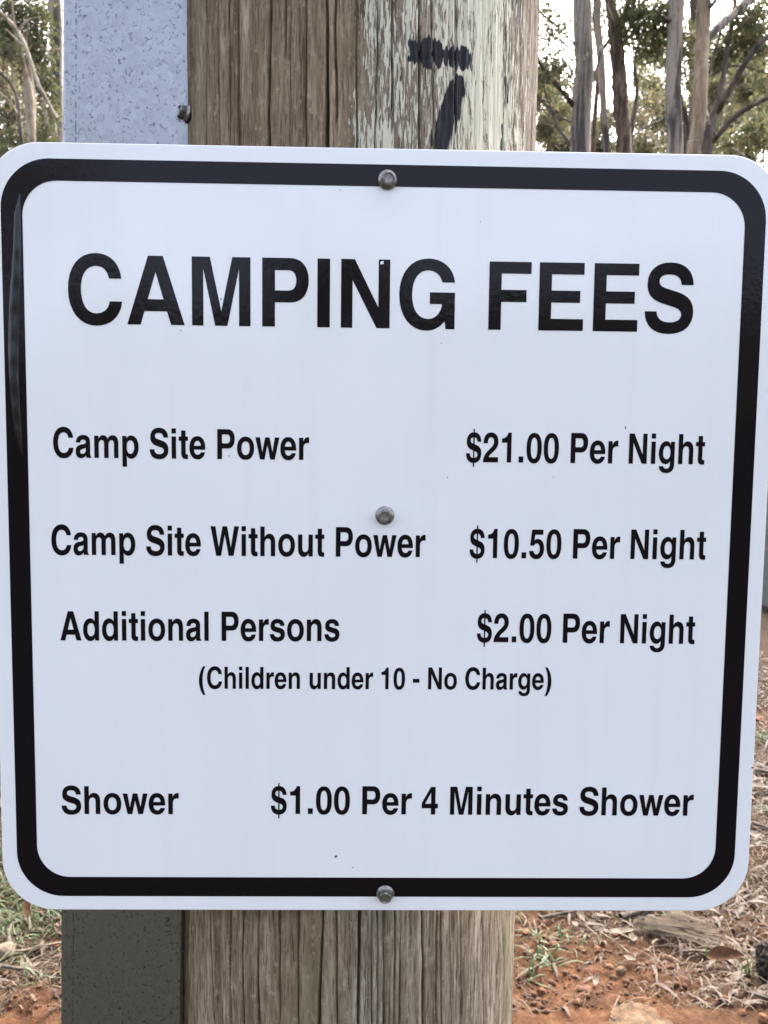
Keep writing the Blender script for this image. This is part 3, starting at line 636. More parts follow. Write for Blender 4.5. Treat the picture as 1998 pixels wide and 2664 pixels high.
def tree(name, label, bark, Y, stem, limbs=(), top=None, clumps=(), leafn=500, leafs=.11, group=None, leafmat=None, sides=14, rough=.04, twig=M_B_DARK):
    st = [pxw(x, y, w_, Y) for x, y, w_ in stem]           # listed from low to high
    low = st[0]; gx_, gy_ = low[0] - (st[1][0] - low[0]) * .5, low[1]
    base_z = gz(gx_, gy_)
    P4 = [[gx_, gy_, base_z - .25, low[3] * 1.55], [gx_, gy_, base_z + .15, low[3] * 1.32], [(gx_ * .5 + low[0] * .5), gy_, low[2] * .5, low[3] * 1.1]] + st
    hi = st[-1]; dx = (st[-1][0] - st[-2][0]) / max(.1, st[-1][2] - st[-2][2])
    if top:
        P4 += [[hi[0] + dx * .6 * (top - hi[2]) * .5, hi[1], hi[2] + (top - hi[2]) * .5, hi[3] * .7], [hi[0] + dx * .5 * (top - hi[2]), hi[1] + .3, top, hi[3] * .25]]
    root = empty(name, (gx_, gy_, base_z)); off = np.array([gx_, gy_, base_z]); sd_ = abs(hash(label)) % 1000 if False else sum(map(ord, label)) % 997
    v, f = tube([[*(np.array(q[:3]) - off), q[3]] for q in P4], sides, 7, rough, sd_)
    new_obj('trunk', mesh_from(v, f, True), bark, root)
    cc = []; ss = []
    for li, lm in enumerate(limbs):
        mat_l = lm[0]; pts_ = [pxw(x, y, w_, Y + dy) for x, y, w_, dy in lm[1]]
        v, f = tube([[*(np.array(q[:3]) - off), q[3]] for q in pts_], 8, 5, .06, sd_ + li)
        new_obj('branch', mesh_from(v, f, True), mat_l, root)
    if top:
        rs = random.Random(sd_)
        for k in range(5):                                   # limbs above the picture carry the rest of the crown
            z0_ = hi[2] + (top - hi[2]) * rs.uniform(.1, .9); a = rs.uniform(0, 6.28); L_ = rs.uniform(1.0, 2.2)
            t_ = (z0_ - hi[2]) / max(.1, (top - hi[2])); b_ = np.array([hi[0] + dx * .55 * (z0_ - hi[2]), hi[1], z0_])
            e_ = b_ + np.array([math.cos(a) * L_, math.sin(a) * L_, L_ * rs.uniform(.5, 1.0)])
            v, f = tube([[*(b_ - off), hi[3] * .38], [*((b_ + e_) / 2 - off + np.array([0, 0, -.1])), hi[3] * .24], [*(e_ - off), hi[3] * .08]], 7, 5, .05, sd_ + 50 + k)
            new_obj('branch', mesh_from(v, f, True), twig, root)
            cc += [e_ - off, (b_ + e_) / 2 - off + np.array([0, 0, .3])]; ss += [(.55, .55, .4), (.4, .4, .3)]
    tw = random.Random(sd_ + 7)
    for (x, y, sx_, sz_, dy) in (clumps if leafmat is None else ()):
        bx_, by_ = min(((a_, b_) for a_, b_, _ in stem), key=lambda q_: abs(q_[1] - y - 40)); 
        for _ in range(3):
            ex_, ey_ = x + tw.gauss(0, sx_ * 1.3), y + tw.gauss(0, sz_ * 1.3); k_ = tw.uniform(.45, .8)
            sx0, sy0 = ex_ + (bx_ - ex_) * (1 - k_), ey_ + (by_ + 25 - ey_) * (1 - k_) * .6
            mx_, my_ = (sx0 + ex_) / 2 + tw.gauss(0, 7), (sy0 + ey_) / 2 + tw.gauss(0, 6)
            v, f = tube([[*(np.array(q_[:3]) - off), q_[3]] for q_ in (pxw(sx0, sy0, 3.2, Y + dy), pxw(mx_, my_, 2.4, Y + dy), pxw(ex_, ey_, 1.4, Y + dy))], 5, 4, .05, 3)
            new_obj('twig', mesh_from(v, f, True), twig, root)
    for (x, y, sx_, sz_, dy) in clumps:
        p_ = at(x, y, Y + dy); d = np.linalg.norm(p_ - CAM); cc.append(p_ - off); ss.append((sx_ * d / F, sx_ * d / F, sz_ * d / F))
    if cc:
        V, Fq = leaf_cloud(cc, leafn, ss, leafs, sd_); cr_o = new_obj('crown', mesh_np(V, Fq), leafmat or M_GUMLEAF, root); cr_o['kind'] = 'stuff'
    tag(root, label, 'tree', group); return root
D, PA, GY_ = M_B_DARK, M_B_PALE, M_B_GREY
tree('gum_tree', 'thick smooth grey gum trunk with dark side limbs, closest to the timber pole', M_B_GREY, 14, [(1508, 420, 51), (1514, 262, 49), (1520, 187, 46), (1514, 0, 44)],
     [(D, [(1492, 275, 13, 0), (1462, 238, 11, -.3), (1425, 195, 9, -.6), (1396, 150, 8, -.8), (1370, 90, 6, -1)]),
      (D, [(1496, 117, 6, 0), (1470, 90, 5, -.2), (1440, 60, 5, -.4), (1405, 30, 5, -.5), (1390, -20, 4, -.6)]),
      (D, [(1496, 133, 5, 0), (1475, 122, 4, -.1), (1452, 104, 4, -.2), (1428, 91, 3, -.3), (1385, 93, 3, -.4)]),
      (D, [(1492, 385, 9, 0), (1455, 335, 7, .2), (1428, 265, 6, .3), (1406, 200, 5, .4), (1390, 160, 4, .5)]),
      (D, [(1492, 320, 5, 0), (1450, 300, 4, .2), (1410, 262, 4, .3), (1385, 235, 3, .3)]),
      (GY_, [(1540, 215, 9, 0), (1548, 190, 8, 0), (1556, 165, 7, .1), (1563, 120, 5, .2)])],
     11.5, [(1415, 35, 16, 12, -.5), (1440, 70, 14, 10, -.3), (1410, 100, 14, 8, -.4), (1460, 165, 18, 9, -.4), (1425, 165, 14, 8, -.5), (1480, 210, 14, 14, .3), (1445, 235, 22, 18, .4), (1410, 200, 10, 10, -.7)], 190, .10)
tree('gum_tree', 'slim smooth grey gum with a forked top just right of the thick grey trunk', M_B_GREY, 15, [(1578, 420, 17), (1571, 300, 17), (1566, 190, 18), (1561, 130, 19), (1553, 60, 20), (1554, 0, 20)],
     [(D, [(1568, 130, 9, 0), (1578, 112, 8, 0), (1588, 95, 6, 0), (1600, 60, 5, 0)]), (D, [(1572, 178, 3, 0), (1585, 190, 3, -.1), (1592, 205, 3, -.1)])], 10.5, [(1572, 60, 7, 20, .3), (1570, 20, 8, 14, .3)], 120, .09)
tree('sapling', 'thin reddish brown stem rising between two smooth grey gum trunks', M_B_ROUGH, 17, [(1541, 420, 13), (1546, 320, 12), (1552, 250, 12), (1556, 190, 10), (1560, 100, 8)], (), 8.5, (), 160, .09)
tree('gum_tree', 'rough brown barked gum trunk between the smooth grey trunks', M_B_ROUGH, 13.5, [(1622, 420, 38), (1614, 280, 37), (1609, 187, 35), (1598, 70, 31), (1587, 0, 24)],
     [(M_B_ROUGH, [(1606, 75, 16, 0), (1622, 40, 12, -.1), (1634, 5, 10, -.2), (1645, -40, 8, -.3)]), (PA, [(1580, 8, 4, -.3), (1588, 30, 4, -.3), (1596, 55, 3, -.3)])],
     10.5, [(1632, 35, 14, 14, -.2), (1655, 15, 16, 14, -.3), (1680, 40, 16, 12, -.2), (1650, 65, 12, 12, -.3), (1690, 75, 14, 12, -.2), (1675, 110, 12, 14, .1), (1690, 140, 14, 12, .2), (1622, 75, 6, 22, .1)], 230, .105, rough=.09)
tree('sapling', 'thin dark crooked sapling beside the rough brown gum trunk', M_B_DARK, 16, [(1639, 420, 12), (1643, 345, 11), (1654, 265, 10), (1657, 220, 9), (1651, 180, 8), (1656, 130, 8), (1676, 80, 7), (1700, 25, 6)],
     [(D, [(1645, 355, 5, 0), (1680, 330, 4, .1), (1715, 315, 4, .2), (1735, 300, 3, .2)])], 9.0, [(1700, 60, 14, 10, 0), (1665, 200, 6, 16, .2), (1710, 110, 12, 14, .2), (1720, 150, 12, 12, .1)], 260, .10)
tree('gum_tree', 'straight grey gum trunk with one pale side, left of the cream trunk', M_B_GREY, 13, [(1756, 420, 37), (1753, 300, 36), (1752, 187, 35), (1760, 0, 34)],
     [(D, [(1742, 55, 12, -.2), (1720, 40, 5, -.3), (1700, 25, 4, -.3)]), (GY_, [(1768, 250, 7, 0), (1777, 275, 10, .1), (1784, 310, 13, .2), (1786, 360, 15, .3), (1784, 430, 16, .3)])],
     10.5, [(1722, 55, 10, 10, .2), (1735, 80, 10, 14, .3), (1715, 130, 16, 16, .3), (1730, 20, 10, 10, .2), (1785, 130, 8, 26, .4), (1782, 80, 7, 14, .4), (1790, 200, 6, 16, .4)], 230, .10)
tree('gum_tree', 'narrow purple grey gum trunk half hidden behind the cream trunk', M_B_GREY, 16, [(1797, 420, 18), (1800, 300, 16), (1801, 187, 17), (1804, 60, 18), (1806, 0, 19)], (), 10, [(1790, 110, 9, 30, .2)], 180, .10, twig=M_B_DARK)
tree('gum_tree', 'mottled cream and orange gum trunk lit on its right edge', M_B_CREAM, 12.5, [(1805, 420, 33), (1809, 371, 34), (1820, 297, 33), (1824, 187, 31), (1829, 100, 30), (1833, 0, 32)],
     [(GY_, [(1838, 105, 17, .1), (1862, 78, 18, .2), (1890, 52, 18, .3), (1922, 28, 20, .4), (1955, -8, 18, .5)]),
      (D, [(1846, 20, 9, -.1), (1858, 6, 9, -.1), (1875, -25, 8, -.1)]), (PA, [(1838, 285, 4, -.3), (1842, 305, 4, -.35), (1845, 325, 4, -.35)]),
      (D, [(1878, 66, 7, .3), (1868, 110, 6, .3), (1856, 150, 6, .3), (1846, 190, 5, .2)])], 10.5, [(1935, 55, 18, 16, .6), (1960, 25, 16, 14, .6)], 320, .10)
tree('gum_tree', 'dark leaning gum with long thin limbs reaching right past the cream trunk', M_B_DARK, 13.2, [(1836, 420, 31), (1848, 334, 25), (1869, 262, 15), (1884, 187, 11), (1897, 93, 10), (1913, 0, 9)],
     [(D, [(1862, 298, 14, 0), (1882, 265, 14, -.2), (1906, 222, 13, -.3), (1934, 172, 13, -.5), (1970, 122, 12, -.6), (2010, 85, 11, -.7)]),
      (D, [(1850, 372, 14, 0), (1876, 343, 12, -.2), (1908, 308, 12, -.3), (1940, 284, 12, -.4), (1975, 266, 10, -.5), (2015, 245, 8, -.6)]),
      (D, [(1845, 200, 4, .2), (1885, 178, 4, .2), (1930, 172, 4, .2), (1970, 183, 3, .2), (2005, 192, 3, .2)]),
      (GY_, [(1850, 56, 4, .1), (1885, 54, 4, .1), (1940, 60, 4, .1), (1975, 72, 4, .1), (1995, 92, 3, .1)]),
      (PA, [(1930, 192, 4, .1), (1950, 196, 4, .1), (1962, 192, 3, .1)]), (PA, [(1905, 385, 5, -.2), (1925, 398, 5, -.2), (1945, 415, 4, -.2)]),
      (D, [(1942, 300, 4, .3), (1942, 350, 4, .3), (1945, 410, 4, .3)])],
     9.5, [(1965, 60, 18, 18, .3), (1940, 95, 22, 16, .3), (1915, 115, 16, 16, .3), (1950, 130, 24, 14, .3), (1985, 120, 14, 14, .2), (1870, 130, 10, 18, .4), (1990, 30, 12, 16, .3), (1985, 215, 12, 16, .2), (1975, 320, 18, 12, .2), (1900, 370, 16, 10, .2), (1870, 165, 9, 12, .4), (1945, 345, 20, 12, .3), (1985, 370, 14, 14, .3)], 300, .10)
# left of the metal post
tree('gum_tree', 'smooth purple grey gum trunk standing against the edge of the galvanised post', M_B_GREY, 13, [(152, 430, 26), (150, 300, 26), (148, 200, 27), (146, 80, 28), (142, 0, 29)],
     [(D, [(146, 235, 6, -.1), (135, 205, 5, -.1), (128, 190, 4, -.1)])], 10.5, [(118, 20, 10, 16, .3)], 260, .095)
tree('gum_tree', 'pale multi-stemmed gum with bright twisting branches left of the galvanised post', M_B_PALE, 12, [(84, 430, 20), (82, 365, 19), (79, 300, 22), (74, 235, 22), (66, 190, 12), (56, 150, 11), (44, 110, 8), (38, 60, 6)],
     [(PA, [(148, 308, 7, -.4), (126, 268, 7, -.4), (105, 230, 8, -.4), (92, 198, 8, -.4), (78, 155, 9, -.4), (60, 108, 9, -.4), (35, 68, 9, -.4), (8, 40, 8, -.4), (-25, 15, 7, -.4)]),
      (PA, [(88, 330, 9, .1), (90, 260, 8, .1), (82, 205, 7, .1), (76, 170, 7, .1), (68, 120, 5, .1), (75, 60, 5, .1)]),
      (PA, [(122, 330, 11, .5), (118, 290, 11, .5), (113, 240, 9, .5), (108, 195, 9, .5), (120, 150, 5, .5)]),
      (PA, [(48, 80, 6, -.3), (62, 62, 6, -.3), (82, 48, 4, -.3), (105, 46, 3, -.3)]), (PA, [(60, 118, 4, -.2), (38, 98, 4, -.2), (15, 75, 3, -.2)])],
     7.9, [(20, 15, 16, 12, .3), (60, 25, 18, 12, .3), (95, 40, 14, 16, .3), (25, 60, 14, 12, .4), (100, 90, 14, 14, .3), (105, 140, 10, 12, .4), (20, 95, 14, 10, .4), (115, 210, 8, 14, .6), (128, 260, 7, 16, .6), (110, 350, 14, 14, .6)], 420, .085)
tree('sapling', 'dark curved sapling with bare twigs left of the pale twisting gum', M_B_DARK, 11.5, [(60, 430, 9), (55, 360, 9), (50, 310, 9), (46, 262, 8), (30, 222, 7), (5, 194, 6), (-30, 170, 5)],
     [(D, [(48, 300, 6, 0), (30, 270, 5, .1), (12, 250, 5, .1), (-15, 230, 4, .1)]), (D, [(32, 222, 5, .2), (31, 180, 5, .2), (30, 140, 5, .2), (24, 132, 3, .2), (0, 132, 3, .2)]),
      (PA, [(46, 298, 5, -.1), (30, 270, 4, -.1), (0, 240, 4, -.1)]), (D, [(50, 330, 3, 0), (30, 310, 2.5, 0), (5, 285, 2, 0)]), (D, [(10, 133, 4, .2), (8, 180, 3, .2), (8, 230, 3, .2)])],
     None, [(12, 375, 16, 14, .3), (30, 355, 12, 8, .3), (15, 395, 16, 10, .2), (30, 130, 10, 8, .3)], 240, .08)
# forest further back: greyish crowns with sky between them
far = [(1440, 370, 30, 40), (1660, 360, 28, 40), (1730, 300, 30, 48), (1920, 330, 30, 42), (1985, 260, 26, 46), (1880, 180, 30, 36), (1420, 230, 27, 32), (30, 250, 26, 34), (110, 330, 30, 40), (-20, 120, 24, 28), (1580, 390, 33, 45), (1960, 120, 24, 30), (1700, 200, 34, 52), (1500, 330, 30, 50), (1860, 300, 30, 50), (60, 150, 22, 36)]
for i, (x, y, sp_, Y) in enumerate(far):
    rs = random.Random(300 + i); cl = []
    for k in range(17):
        cl.append((x + rs.gauss(0, sp_ * 1.15), y + rs.gauss(8, 45) + (35 if k % 2 else -5), rs.uniform(9, 17), rs.uniform(6, 11), rs.uniform(-2, 2)))
    tree('distant_gum_tree', 'pale stemmed hazy gum in the forest behind the nearer trunks' if i % 2 else 'dark stemmed hazy gum in the forest behind the nearer trunks', M_B_PALE if i % 2 else M_B_DARK, Y,
         [(x + rs.uniform(-6, 6), 520, 6), (x + rs.uniform(-8, 8), 400, 5.5), (x, y, 4), (x + rs.uniform(-12, 12), y - 60, 2)],
         [(M_B_DARK, [(x, y + 20, 3, 0), (x + rs.uniform(-25, 25), y - 10, 2.5, 0), (x + rs.uniform(-45, 45), y - 40, 1.5, 0)]) for _ in range(3)],
         None, cl, 300, .20 + .004 * (Y - 30), 'distant trees of the forest', M_GUMFAR, 7)
# trees standing behind the sign and the pole, uncovered by a step to the side
for i, (x, Y) in enumerate([(250, 15), (430, 18), (560, 13.5), (720, 20), (860, 15), (1000, 18), (1130, 14), (1270, 19)]):
    rs = random.Random(700 + i); a_ = rs.uniform(-8, 8)
    tree('gum_tree', 'gum tree standing behind the sign and the timber pole', (M_B_GREY, M_B_PALE, M_B_ROUGH)[i % 3], Y, [(x, 420, rs.uniform(20, 38)), (x + a_, 200, 22), (x + 2 * a_, 0, 18)], (), 10 + rs.random(),
         [(x + rs.uniform(-60, 60), rs.uniform(60, 420), 18, 14, rs.uniform(0, 2)) for _ in range(6)], 220, .11, 'trees behind the sign')
rs_ = np.random.default_rng(808); th = np.linspace(0, 2 * math.pi, 150, endpoint=False); rr_ = rs_.uniform(62, 95, 150)
fc = [np.array([r * math.sin(t), r * math.cos(t), 0]) + np.array([0, 0, rs_.uniform(.8, 6.5)]) for t, r in zip(th, rr_) for _ in range(3)]
V, Fq = leaf_cloud(fc, 70, [(2.4, 2.4, 1.3)] * len(fc), 1.1, 809); fo_ = new_obj('distant_forest', mesh_np(V, Fq), M_GUMFAR); tag(fo_, 'far olive forest closing the horizon round the clearing', 'forest', kind='stuff')
# low scrub and trees on the other side of the clearing, seen only mirrored in the glossy sign
for i, (az, dist, ht) in enumerate([(-31, 20, 9.5), (-25, 24, 9.0), (-17, 30, 6.6), (-9, 34, 6.0), (-2, 27, 7.4), (5, 36, 6.5), (12, 31, 7.0), (19, 27, 7.2), (27, 24, 6.2), (-40, 26, 8), (36, 26, 8.5)]):
    X, Yb = math.tan(R(az)) * dist, -dist; zb = gz(X, Yb); rs = random.Random(500 + i)
    root = empty('clearing_edge_tree', (X, Yb, zb)); tag(root, 'bushy gum across the clearing, seen only as a reflection in the sign', 'tree', 'trees across the clearing facing the sign')
    v, f = tube([[0, 0, -.2, .2], [.1, 0, ht * .4, .14], [.2 * rs.uniform(-1, 1), 0, ht * .85, .05]], 8, 5, .05, i); new_obj('trunk', mesh_from(v, f, True), M_B_GREY, root)
    cc = [np.array([rs.gauss(0, 1.5), rs.gauss(0, 1.2), ht * rs.uniform(.3, .93)]) for _ in range(16)]
    V, Fq = leaf_cloud(cc, 180, [(.8, .8, .5)] * 16, .38, 600 + i); c_o = new_obj('crown', mesh_np(V, Fq), M_GUMLEAF, root); c_o['kind'] = 'stuff'

# ------------------------------------------------------------------ grey-green post far right
q = gpt(2014, 1588)
gp = empty('grey_green_post', (q[0], q[1], gz(q[0], q[1]))); tag(gp, 'square grey-green post standing beyond the right edge of the sign', 'post')
def box(x0, x1, y0, y1, z0, z1, b=.006):
    v = [(x, y, z) for z in (z0, z1) for x, y in ((x0 + b, y0), (x1 - b, y0), (x1, y0 + b), (x1, y1 - b), (x1 - b, y1), (x0 + b, y1), (x0, y1 - b), (x0, y0 + b))]
    return v, [tuple(range(7, -1, -1)), tuple(range(8, 16))] + [(i, (i + 1) % 8, 8 + (i + 1) % 8, 8 + i) for i in range(8)]
new_obj('shaft', mesh_from(*box(-.075, .075, -.075, .075, -.2, 1.45)), M_GREYPOST, gp)
new_obj('cap', mesh_from(*box(-.082, .082, -.082, .082, 1.4501, 1.475)), M_GREYPOST, gp)
new_obj('foot', mesh_from(*box(-.11, .11, -.11, .11, -.1, .05)), M_CHAR, gp)

# ------------------------------------------------------------------ things on the ground
def stone_mesh(rx, ry, rz, seed, detail=2, rough=.22):
    import bmesh
    b = bmesh.new(); bmesh.ops.create_icosphere(b, subdivisions=detail, radius=1)
    rs = np.random.default_rng(seed); k = rs.normal(0, 1, (5, 3)); k /= np.linalg.norm(k, axis=1)[:, None]; cut = rs.uniform(.62, .92, 5)
    for v_ in b.verts:
        p_ = np.array(v_.co)
        for n_, c_ in zip(k, cut):
            d = p_ @ n_
            if d > c_: p_ = p_ - n_ * (d - c_)
        p_ = p_ * (1 + rough * float(rs.normal(0, .22)))
        v_.co = (p_[0] * rx, p_[1] * ry, p_[2] * rz)
    me = bpy.data.meshes.new('stone'); b.to_mesh(me); b.free(); return me
def stone(px, py, wpx, hpx, mat, label, seed, name='stone', cat='stone', group=None):
    g = gpt(px, py + hpx * .3); d = np.linalg.norm(g - CAM) / F; rx, rz = wpx * d / 2, hpx * d / 2
    o = new_obj(name, stone_mesh(rx, rx * .85, max(rz, rx * .45), seed), mat); o.location = (g[0], g[1], gz(g[0], g[1]) + rz * .35)
    o.rotation_euler = (0, 0, seed * 1.7); return tag(o, label, cat, group)
stone(1584, 2515, 27, 17, M_STONE, 'angular orange stone beside the tan stone on bare red soil', 1)
stone(1616, 2524, 24, 22, M_TAN, 'rounded tan stone casting a dark shadow on bare red soil', 2)
stone(1370, 2425, 28, 20, M_STONE, 'orange stone in the grass touching the right side of the pole', 3)
stone(1440, 2455, 24, 20, M_STONE, 'orange clod in the middle of the green grass tuft', 4)
stone(1411, 2578, 24, 14, M_STONE, 'smooth light orange pebble lying on the soil near the pole', 5)
stone(1505, 2606, 22, 15, M_STONE, 'orange clod with a black shadow hollow on its left', 6)
stone(1526, 2573, 32, 13, M_BARKBIT, 'long red brown clod below the small tan bark flake', 7)
stone(1555, 2470, 22, 16, M_STONE, 'dull brown red clod between grass and litter', 8)
stone(1890, 2598, 21, 15, M_STONE, 'round orange stone half hidden in straw', 9)
stone(1985, 2648, 26, 20, M_STONE, 'orange stone in litter at the foot of the charred log', 10)
stone(1930, 2635, 24, 18, M_STONE, 'brown orange stone sunk in dry grass', 12)
stone(1766, 2388, 32, 13, M_STONE, 'flat orange stone among straw under the sign corner', 13)
stone(1385, 2475, 14, 10, M_STONE, 'small yellow orange pebble left of the grass tuft', 14)
stone(1503, 2468, 15, 11, M_STONE, 'small orange pebble right of the grass tuft', 15)
stone(1700, 2455, 22, 14, M_TAN, 'grey brown stone under the bundle of shredded bark', 16)
stone(1530, 2588, 14, 11, M_TAN, 'small tan pebble below the red brown clod', 17)
stone(75, 2530, 24, 12, M_STONE, 'orange clod among straw left of the galvanised post', 18)
stone(143, 2455, 26, 10, M_STONE, 'orange soil lump by the edge of the galvanised post', 19)
stone(2, 2138, 16, 22, M_STONE, 'salmon red clod in the grass left of the sign', 20)
stone(1975, 1870, 34, 14, M_STONE, 'pinkish flat stone beyond the right edge of the sign', 21)
# flat sandstone slab
g = gpt(1672, 2690)
sl = new_obj('sandstone_slab', stone_mesh(.085, .10, .016, 31, 4, .30), M_SAND); sl.location = (g[0], g[1], gz(g[0], g[1]) + .006); sl.rotation_euler = (.05, .03, .3)
tag(sl, 'flat ochre sandstone slab bedded in the red soil', 'rock')
# charred log
g0 = gpt(1992, 2560); d = np.linalg.norm(g0 - CAM) / F
lg = new_obj('charred_stump', stone_mesh(.040, .045, .060, 52, 4, .35), M_CHAR); lg.location = (g0[0] + .02, g0[1] + .03, gz(g0[0], g0[1]) + .04); tag(lg, 'small charred black stump at the right of the straw', 'stump')
# a stick is a bent tapering tube between ground pixels
def stick(pts, wpx, mat, label, name='stick', cat='stick', seed=0, lift=.008, group=None):
    P = []
    for i, (x, y) in enumerate(pts):
        g = gpt(x, y); r = wpx * .5 * np.linalg.norm(g - CAM) / F * (1 - .4 * i / len(pts)); P.append([g[0], g[1], gz(g[0], g[1]) + r + lift, r])
    off = np.array(P[0][:3]); v, f = tube([[*(np.array(q_[:3]) - off), q_[3]] for q_ in P], 8, 5, .08, seed)
    o = new_obj(name, mesh_from(v, f, True), mat); o.location = off; return tag(o, label, cat, group)
stick([(1615, 2402), (1640, 2394), (1675, 2382), (1715, 2376)], 17, M_STICK, 'thick pale grey broken branch under the lower edge of the sign', 'fallen_branch', 'branch', 1)
stick([(1405, 2400), (1440, 2392), (1480, 2384), (1520, 2374)], 9, M_STICK, 'grey stick behind the green grass tuft', seed=2)
stick([(1560, 2432), (1590, 2452), (1620, 2474), (1638, 2490)], 3.2, M_PALEWOOD, 'thin pale stick slanting towards the tan stone', seed=3)
stick([(1620, 2362), (1640, 2410), (1630, 2425), (1610, 2442)], 5, M_STICK, 'bent grey twig leaning over dead leaves', seed=4)
stick([(0, 2524), (28, 2528), (60, 2532), (92, 2538), (104, 2544)], 8, M_STICK, 'long purplish grey stick lying in the litter left of the galvanised post', seed=5)
stick([(0, 2452), (40, 2442), (80, 2434), (120, 2434), (158, 2440)], 4, M_CHAR, 'thin dark twig across the grass left of the galvanised post', seed=6)
stick([(34, 2487), (70, 2483), (110, 2472), (160, 2462)], 7, M_PALEWOOD, 'pale splintered stick next to the block of pale wood', seed=7)
stick([(1352, 2570), (1365, 2590), (1374, 2612)], 2.6, M_CHAR, 'thin dark twig standing in the soil beside the pole', seed=8)
stick([(1950, 2594), (1975, 2600), (2010, 2612)], 6, M_STICK, 'grey twig in front of the charred stump', seed=9)
stick([(1590, 2658), (1600, 2625), (1612, 2600)], 4, M_PALEWOOD, 'straw coloured twig along the left of the sandstone slab', seed=10)
stick([(1960, 2012), (1985, 2016), (2015, 2022)], 9, M_STICK, 'grey branch beyond the lower right edge of the sign', seed=11)
stick([(1955, 2150), (1985, 2160), (2015, 2170)], 9, M_STICK, 'dark grey branch lying among leaves right of the sign', seed=12)
stick([(1355, 2385), (1368, 2400), (1362, 2420)], 4, M_PALEWOOD, 'short pale stem behind the orange stone', seed=13)
# pale block of split wood, left
g = gpt(18, 2484); d = np.linalg.norm(g - CAM) / F
pw = new_obj('split_wood_block', stone_mesh(26 * d, 22 * d, 17 * d, 44, 2, .15), M_PALEWOOD); pw.location = (g[0], g[1], gz(g[0], g[1]) + .012); pw.rotation_euler = (.2, .5, .3); tag(pw, 'pale block of split wood lying in the grass', 'wood block')
# leaves: a curved lens-shaped blade
def leaf_mesh(L_, W_, curl, fold, n=6):
    v = []; f = []
    for i in range(n + 1):
        t = i / n; w_ = W_ * (math.sin(math.pi * min(1, t * .94 + .04)) ** .8) * (1 - .25 * t)
        z = curl * L_ * (4 * (t - .5) ** 2); zf = fold * w_
        bx = .12 * L_ * math.sin(t * 2.4)
        v += [(t * L_ - L_ / 2, bx - w_, z + zf), (t * L_ - L_ / 2, bx, z), (t * L_ - L_ / 2, bx + w_, z + zf)]
    for i in range(n): f += [(i * 3, i * 3 + 3, i * 3 + 4, i * 3 + 1), (i * 3 + 1, i * 3 + 4, i * 3 + 5, i * 3 + 2)]
    return v, f
def leaf(px, py, L_, W_, rot, mat, label, curl=.15, fold=.35, name='fallen_leaf', cat='leaf', group=None, lift=.012):
    g = gpt(px, py); o = new_obj(name, mesh_from(*leaf_mesh(L_, W_, curl, fold), True), mat)
    o.location = (g[0], g[1], gz(g[0], g[1]) + lift); o.rotation_euler = rot; return tag(o, label, cat, group)
leaf(76, 2398, .075, .013, (0.5, -1.15, 1.75), M_CURLLEAF, 'curled tan gum leaf standing upright in green grass under the sign corner', .08, .5, lift=.045)
leaf(1496, 2417, .030, .010, (.3, .2, .9), M_PALELEAF, 'small pale cream leaf behind the green grass tuft')
leaf(1512, 2396, .050, .012, (.2, -.7, 1.6), M_PALELEAF, 'upright pale pinkish leaf next to the small cream one', lift=.025)
leaf(1620, 2440, .085, .011, (.3, .1, .15), M_PALELEAF, 'long pale curved leaf left of the shredded bark')
leaf(1645, 2454, .038, .013, (.5, .3, .6), M_PALELEAF, 'pinkish white curled bark flake before the shredded bark')
leaf(1638, 2508, .032, .009, (.2, .1, -.5), M_PALELEAF, 'pale flake right of the two stones')
leaf(1552, 2563, .036, .009, (.4, -.3, .9), M_PALELEAF, 'small tan bark flake leaning on the red brown clod')
leaf(1414, 2376, .030, .012, (.3, .2, .4), M_PALELEAF, 'cream leaf under the lower edge of the sign behind the grass')
leaf(1400, 2530, .022, .004, (.3, .8, 1.3), M_PALELEAF, 'tiny white sliver below the grass tuft')
leaf(1875, 2512, .105, .020, (.9, .1, .05), M_BARKBIT, 'red brown curved bark piece in front of the straw', .25, .6, 'bark_piece', 'bark', lift=.02)
leaf(1970, 2060, .10, .013, (.5, .1, -.6), M_PALELEAF, 'pale grey strap leaf beyond the lower right edge of the sign', lift=.02)
leaf(1964, 2188, .05, .014, (.5, .1, .2), M_PALELEAF, 'whitish leaf lying on dark litter right of the sign', lift=.02)
# shredded bark bundle: separate fibres of one bundle
rs = np.random.default_rng(77); a_ = gpt(1652, 2430); b_ = gpt(1862, 2440); V = []; FQ = []
for i in range(110):
    t0, t1 = sorted(rs.uniform(-.05, 1.02, 2)); t1 = max(t1, t0 + .28); off = rs.normal(0, .022, 2); fan = rs.normal(0, .030)
    P = []
    for t in np.linspace(t0, t1, 5):
        p_ = a_ + (b_ - a_) * t; P.append(np.array([p_[0] + .006 * math.sin(9 * t + i), p_[1] + off[0] * (.5 + t) + fan * t * t, gz(p_[0], p_[1]) + .012 + abs(off[1]) * .9 * (1 - .5 * t) + .01 * math.sin(3.1 * t)]))
    w_ = rs.uniform(.0010, .0028); o = len(V)
    for p_ in P: V += [p_ + np.array([0, w_, w_ * .6]), p_ - np.array([0, w_, w_ * .6])]
    for k in range(4): FQ.append((o + k * 2, o + k * 2 + 1, o + k * 2 + 3, o + k * 2 + 2))
bb = empty('shredded_bark', (a_[0], a_[1], 0)); tag(bb, 'long bundle of shredded grey straw coloured bark on the litter', 'bark')
fo = new_obj('bark_fibres', mesh_np(np.array(V) - np.array([a_[0], a_[1], 0]), np.array(FQ)), M_STRAW, bb); fo['kind'] = 'stuff'

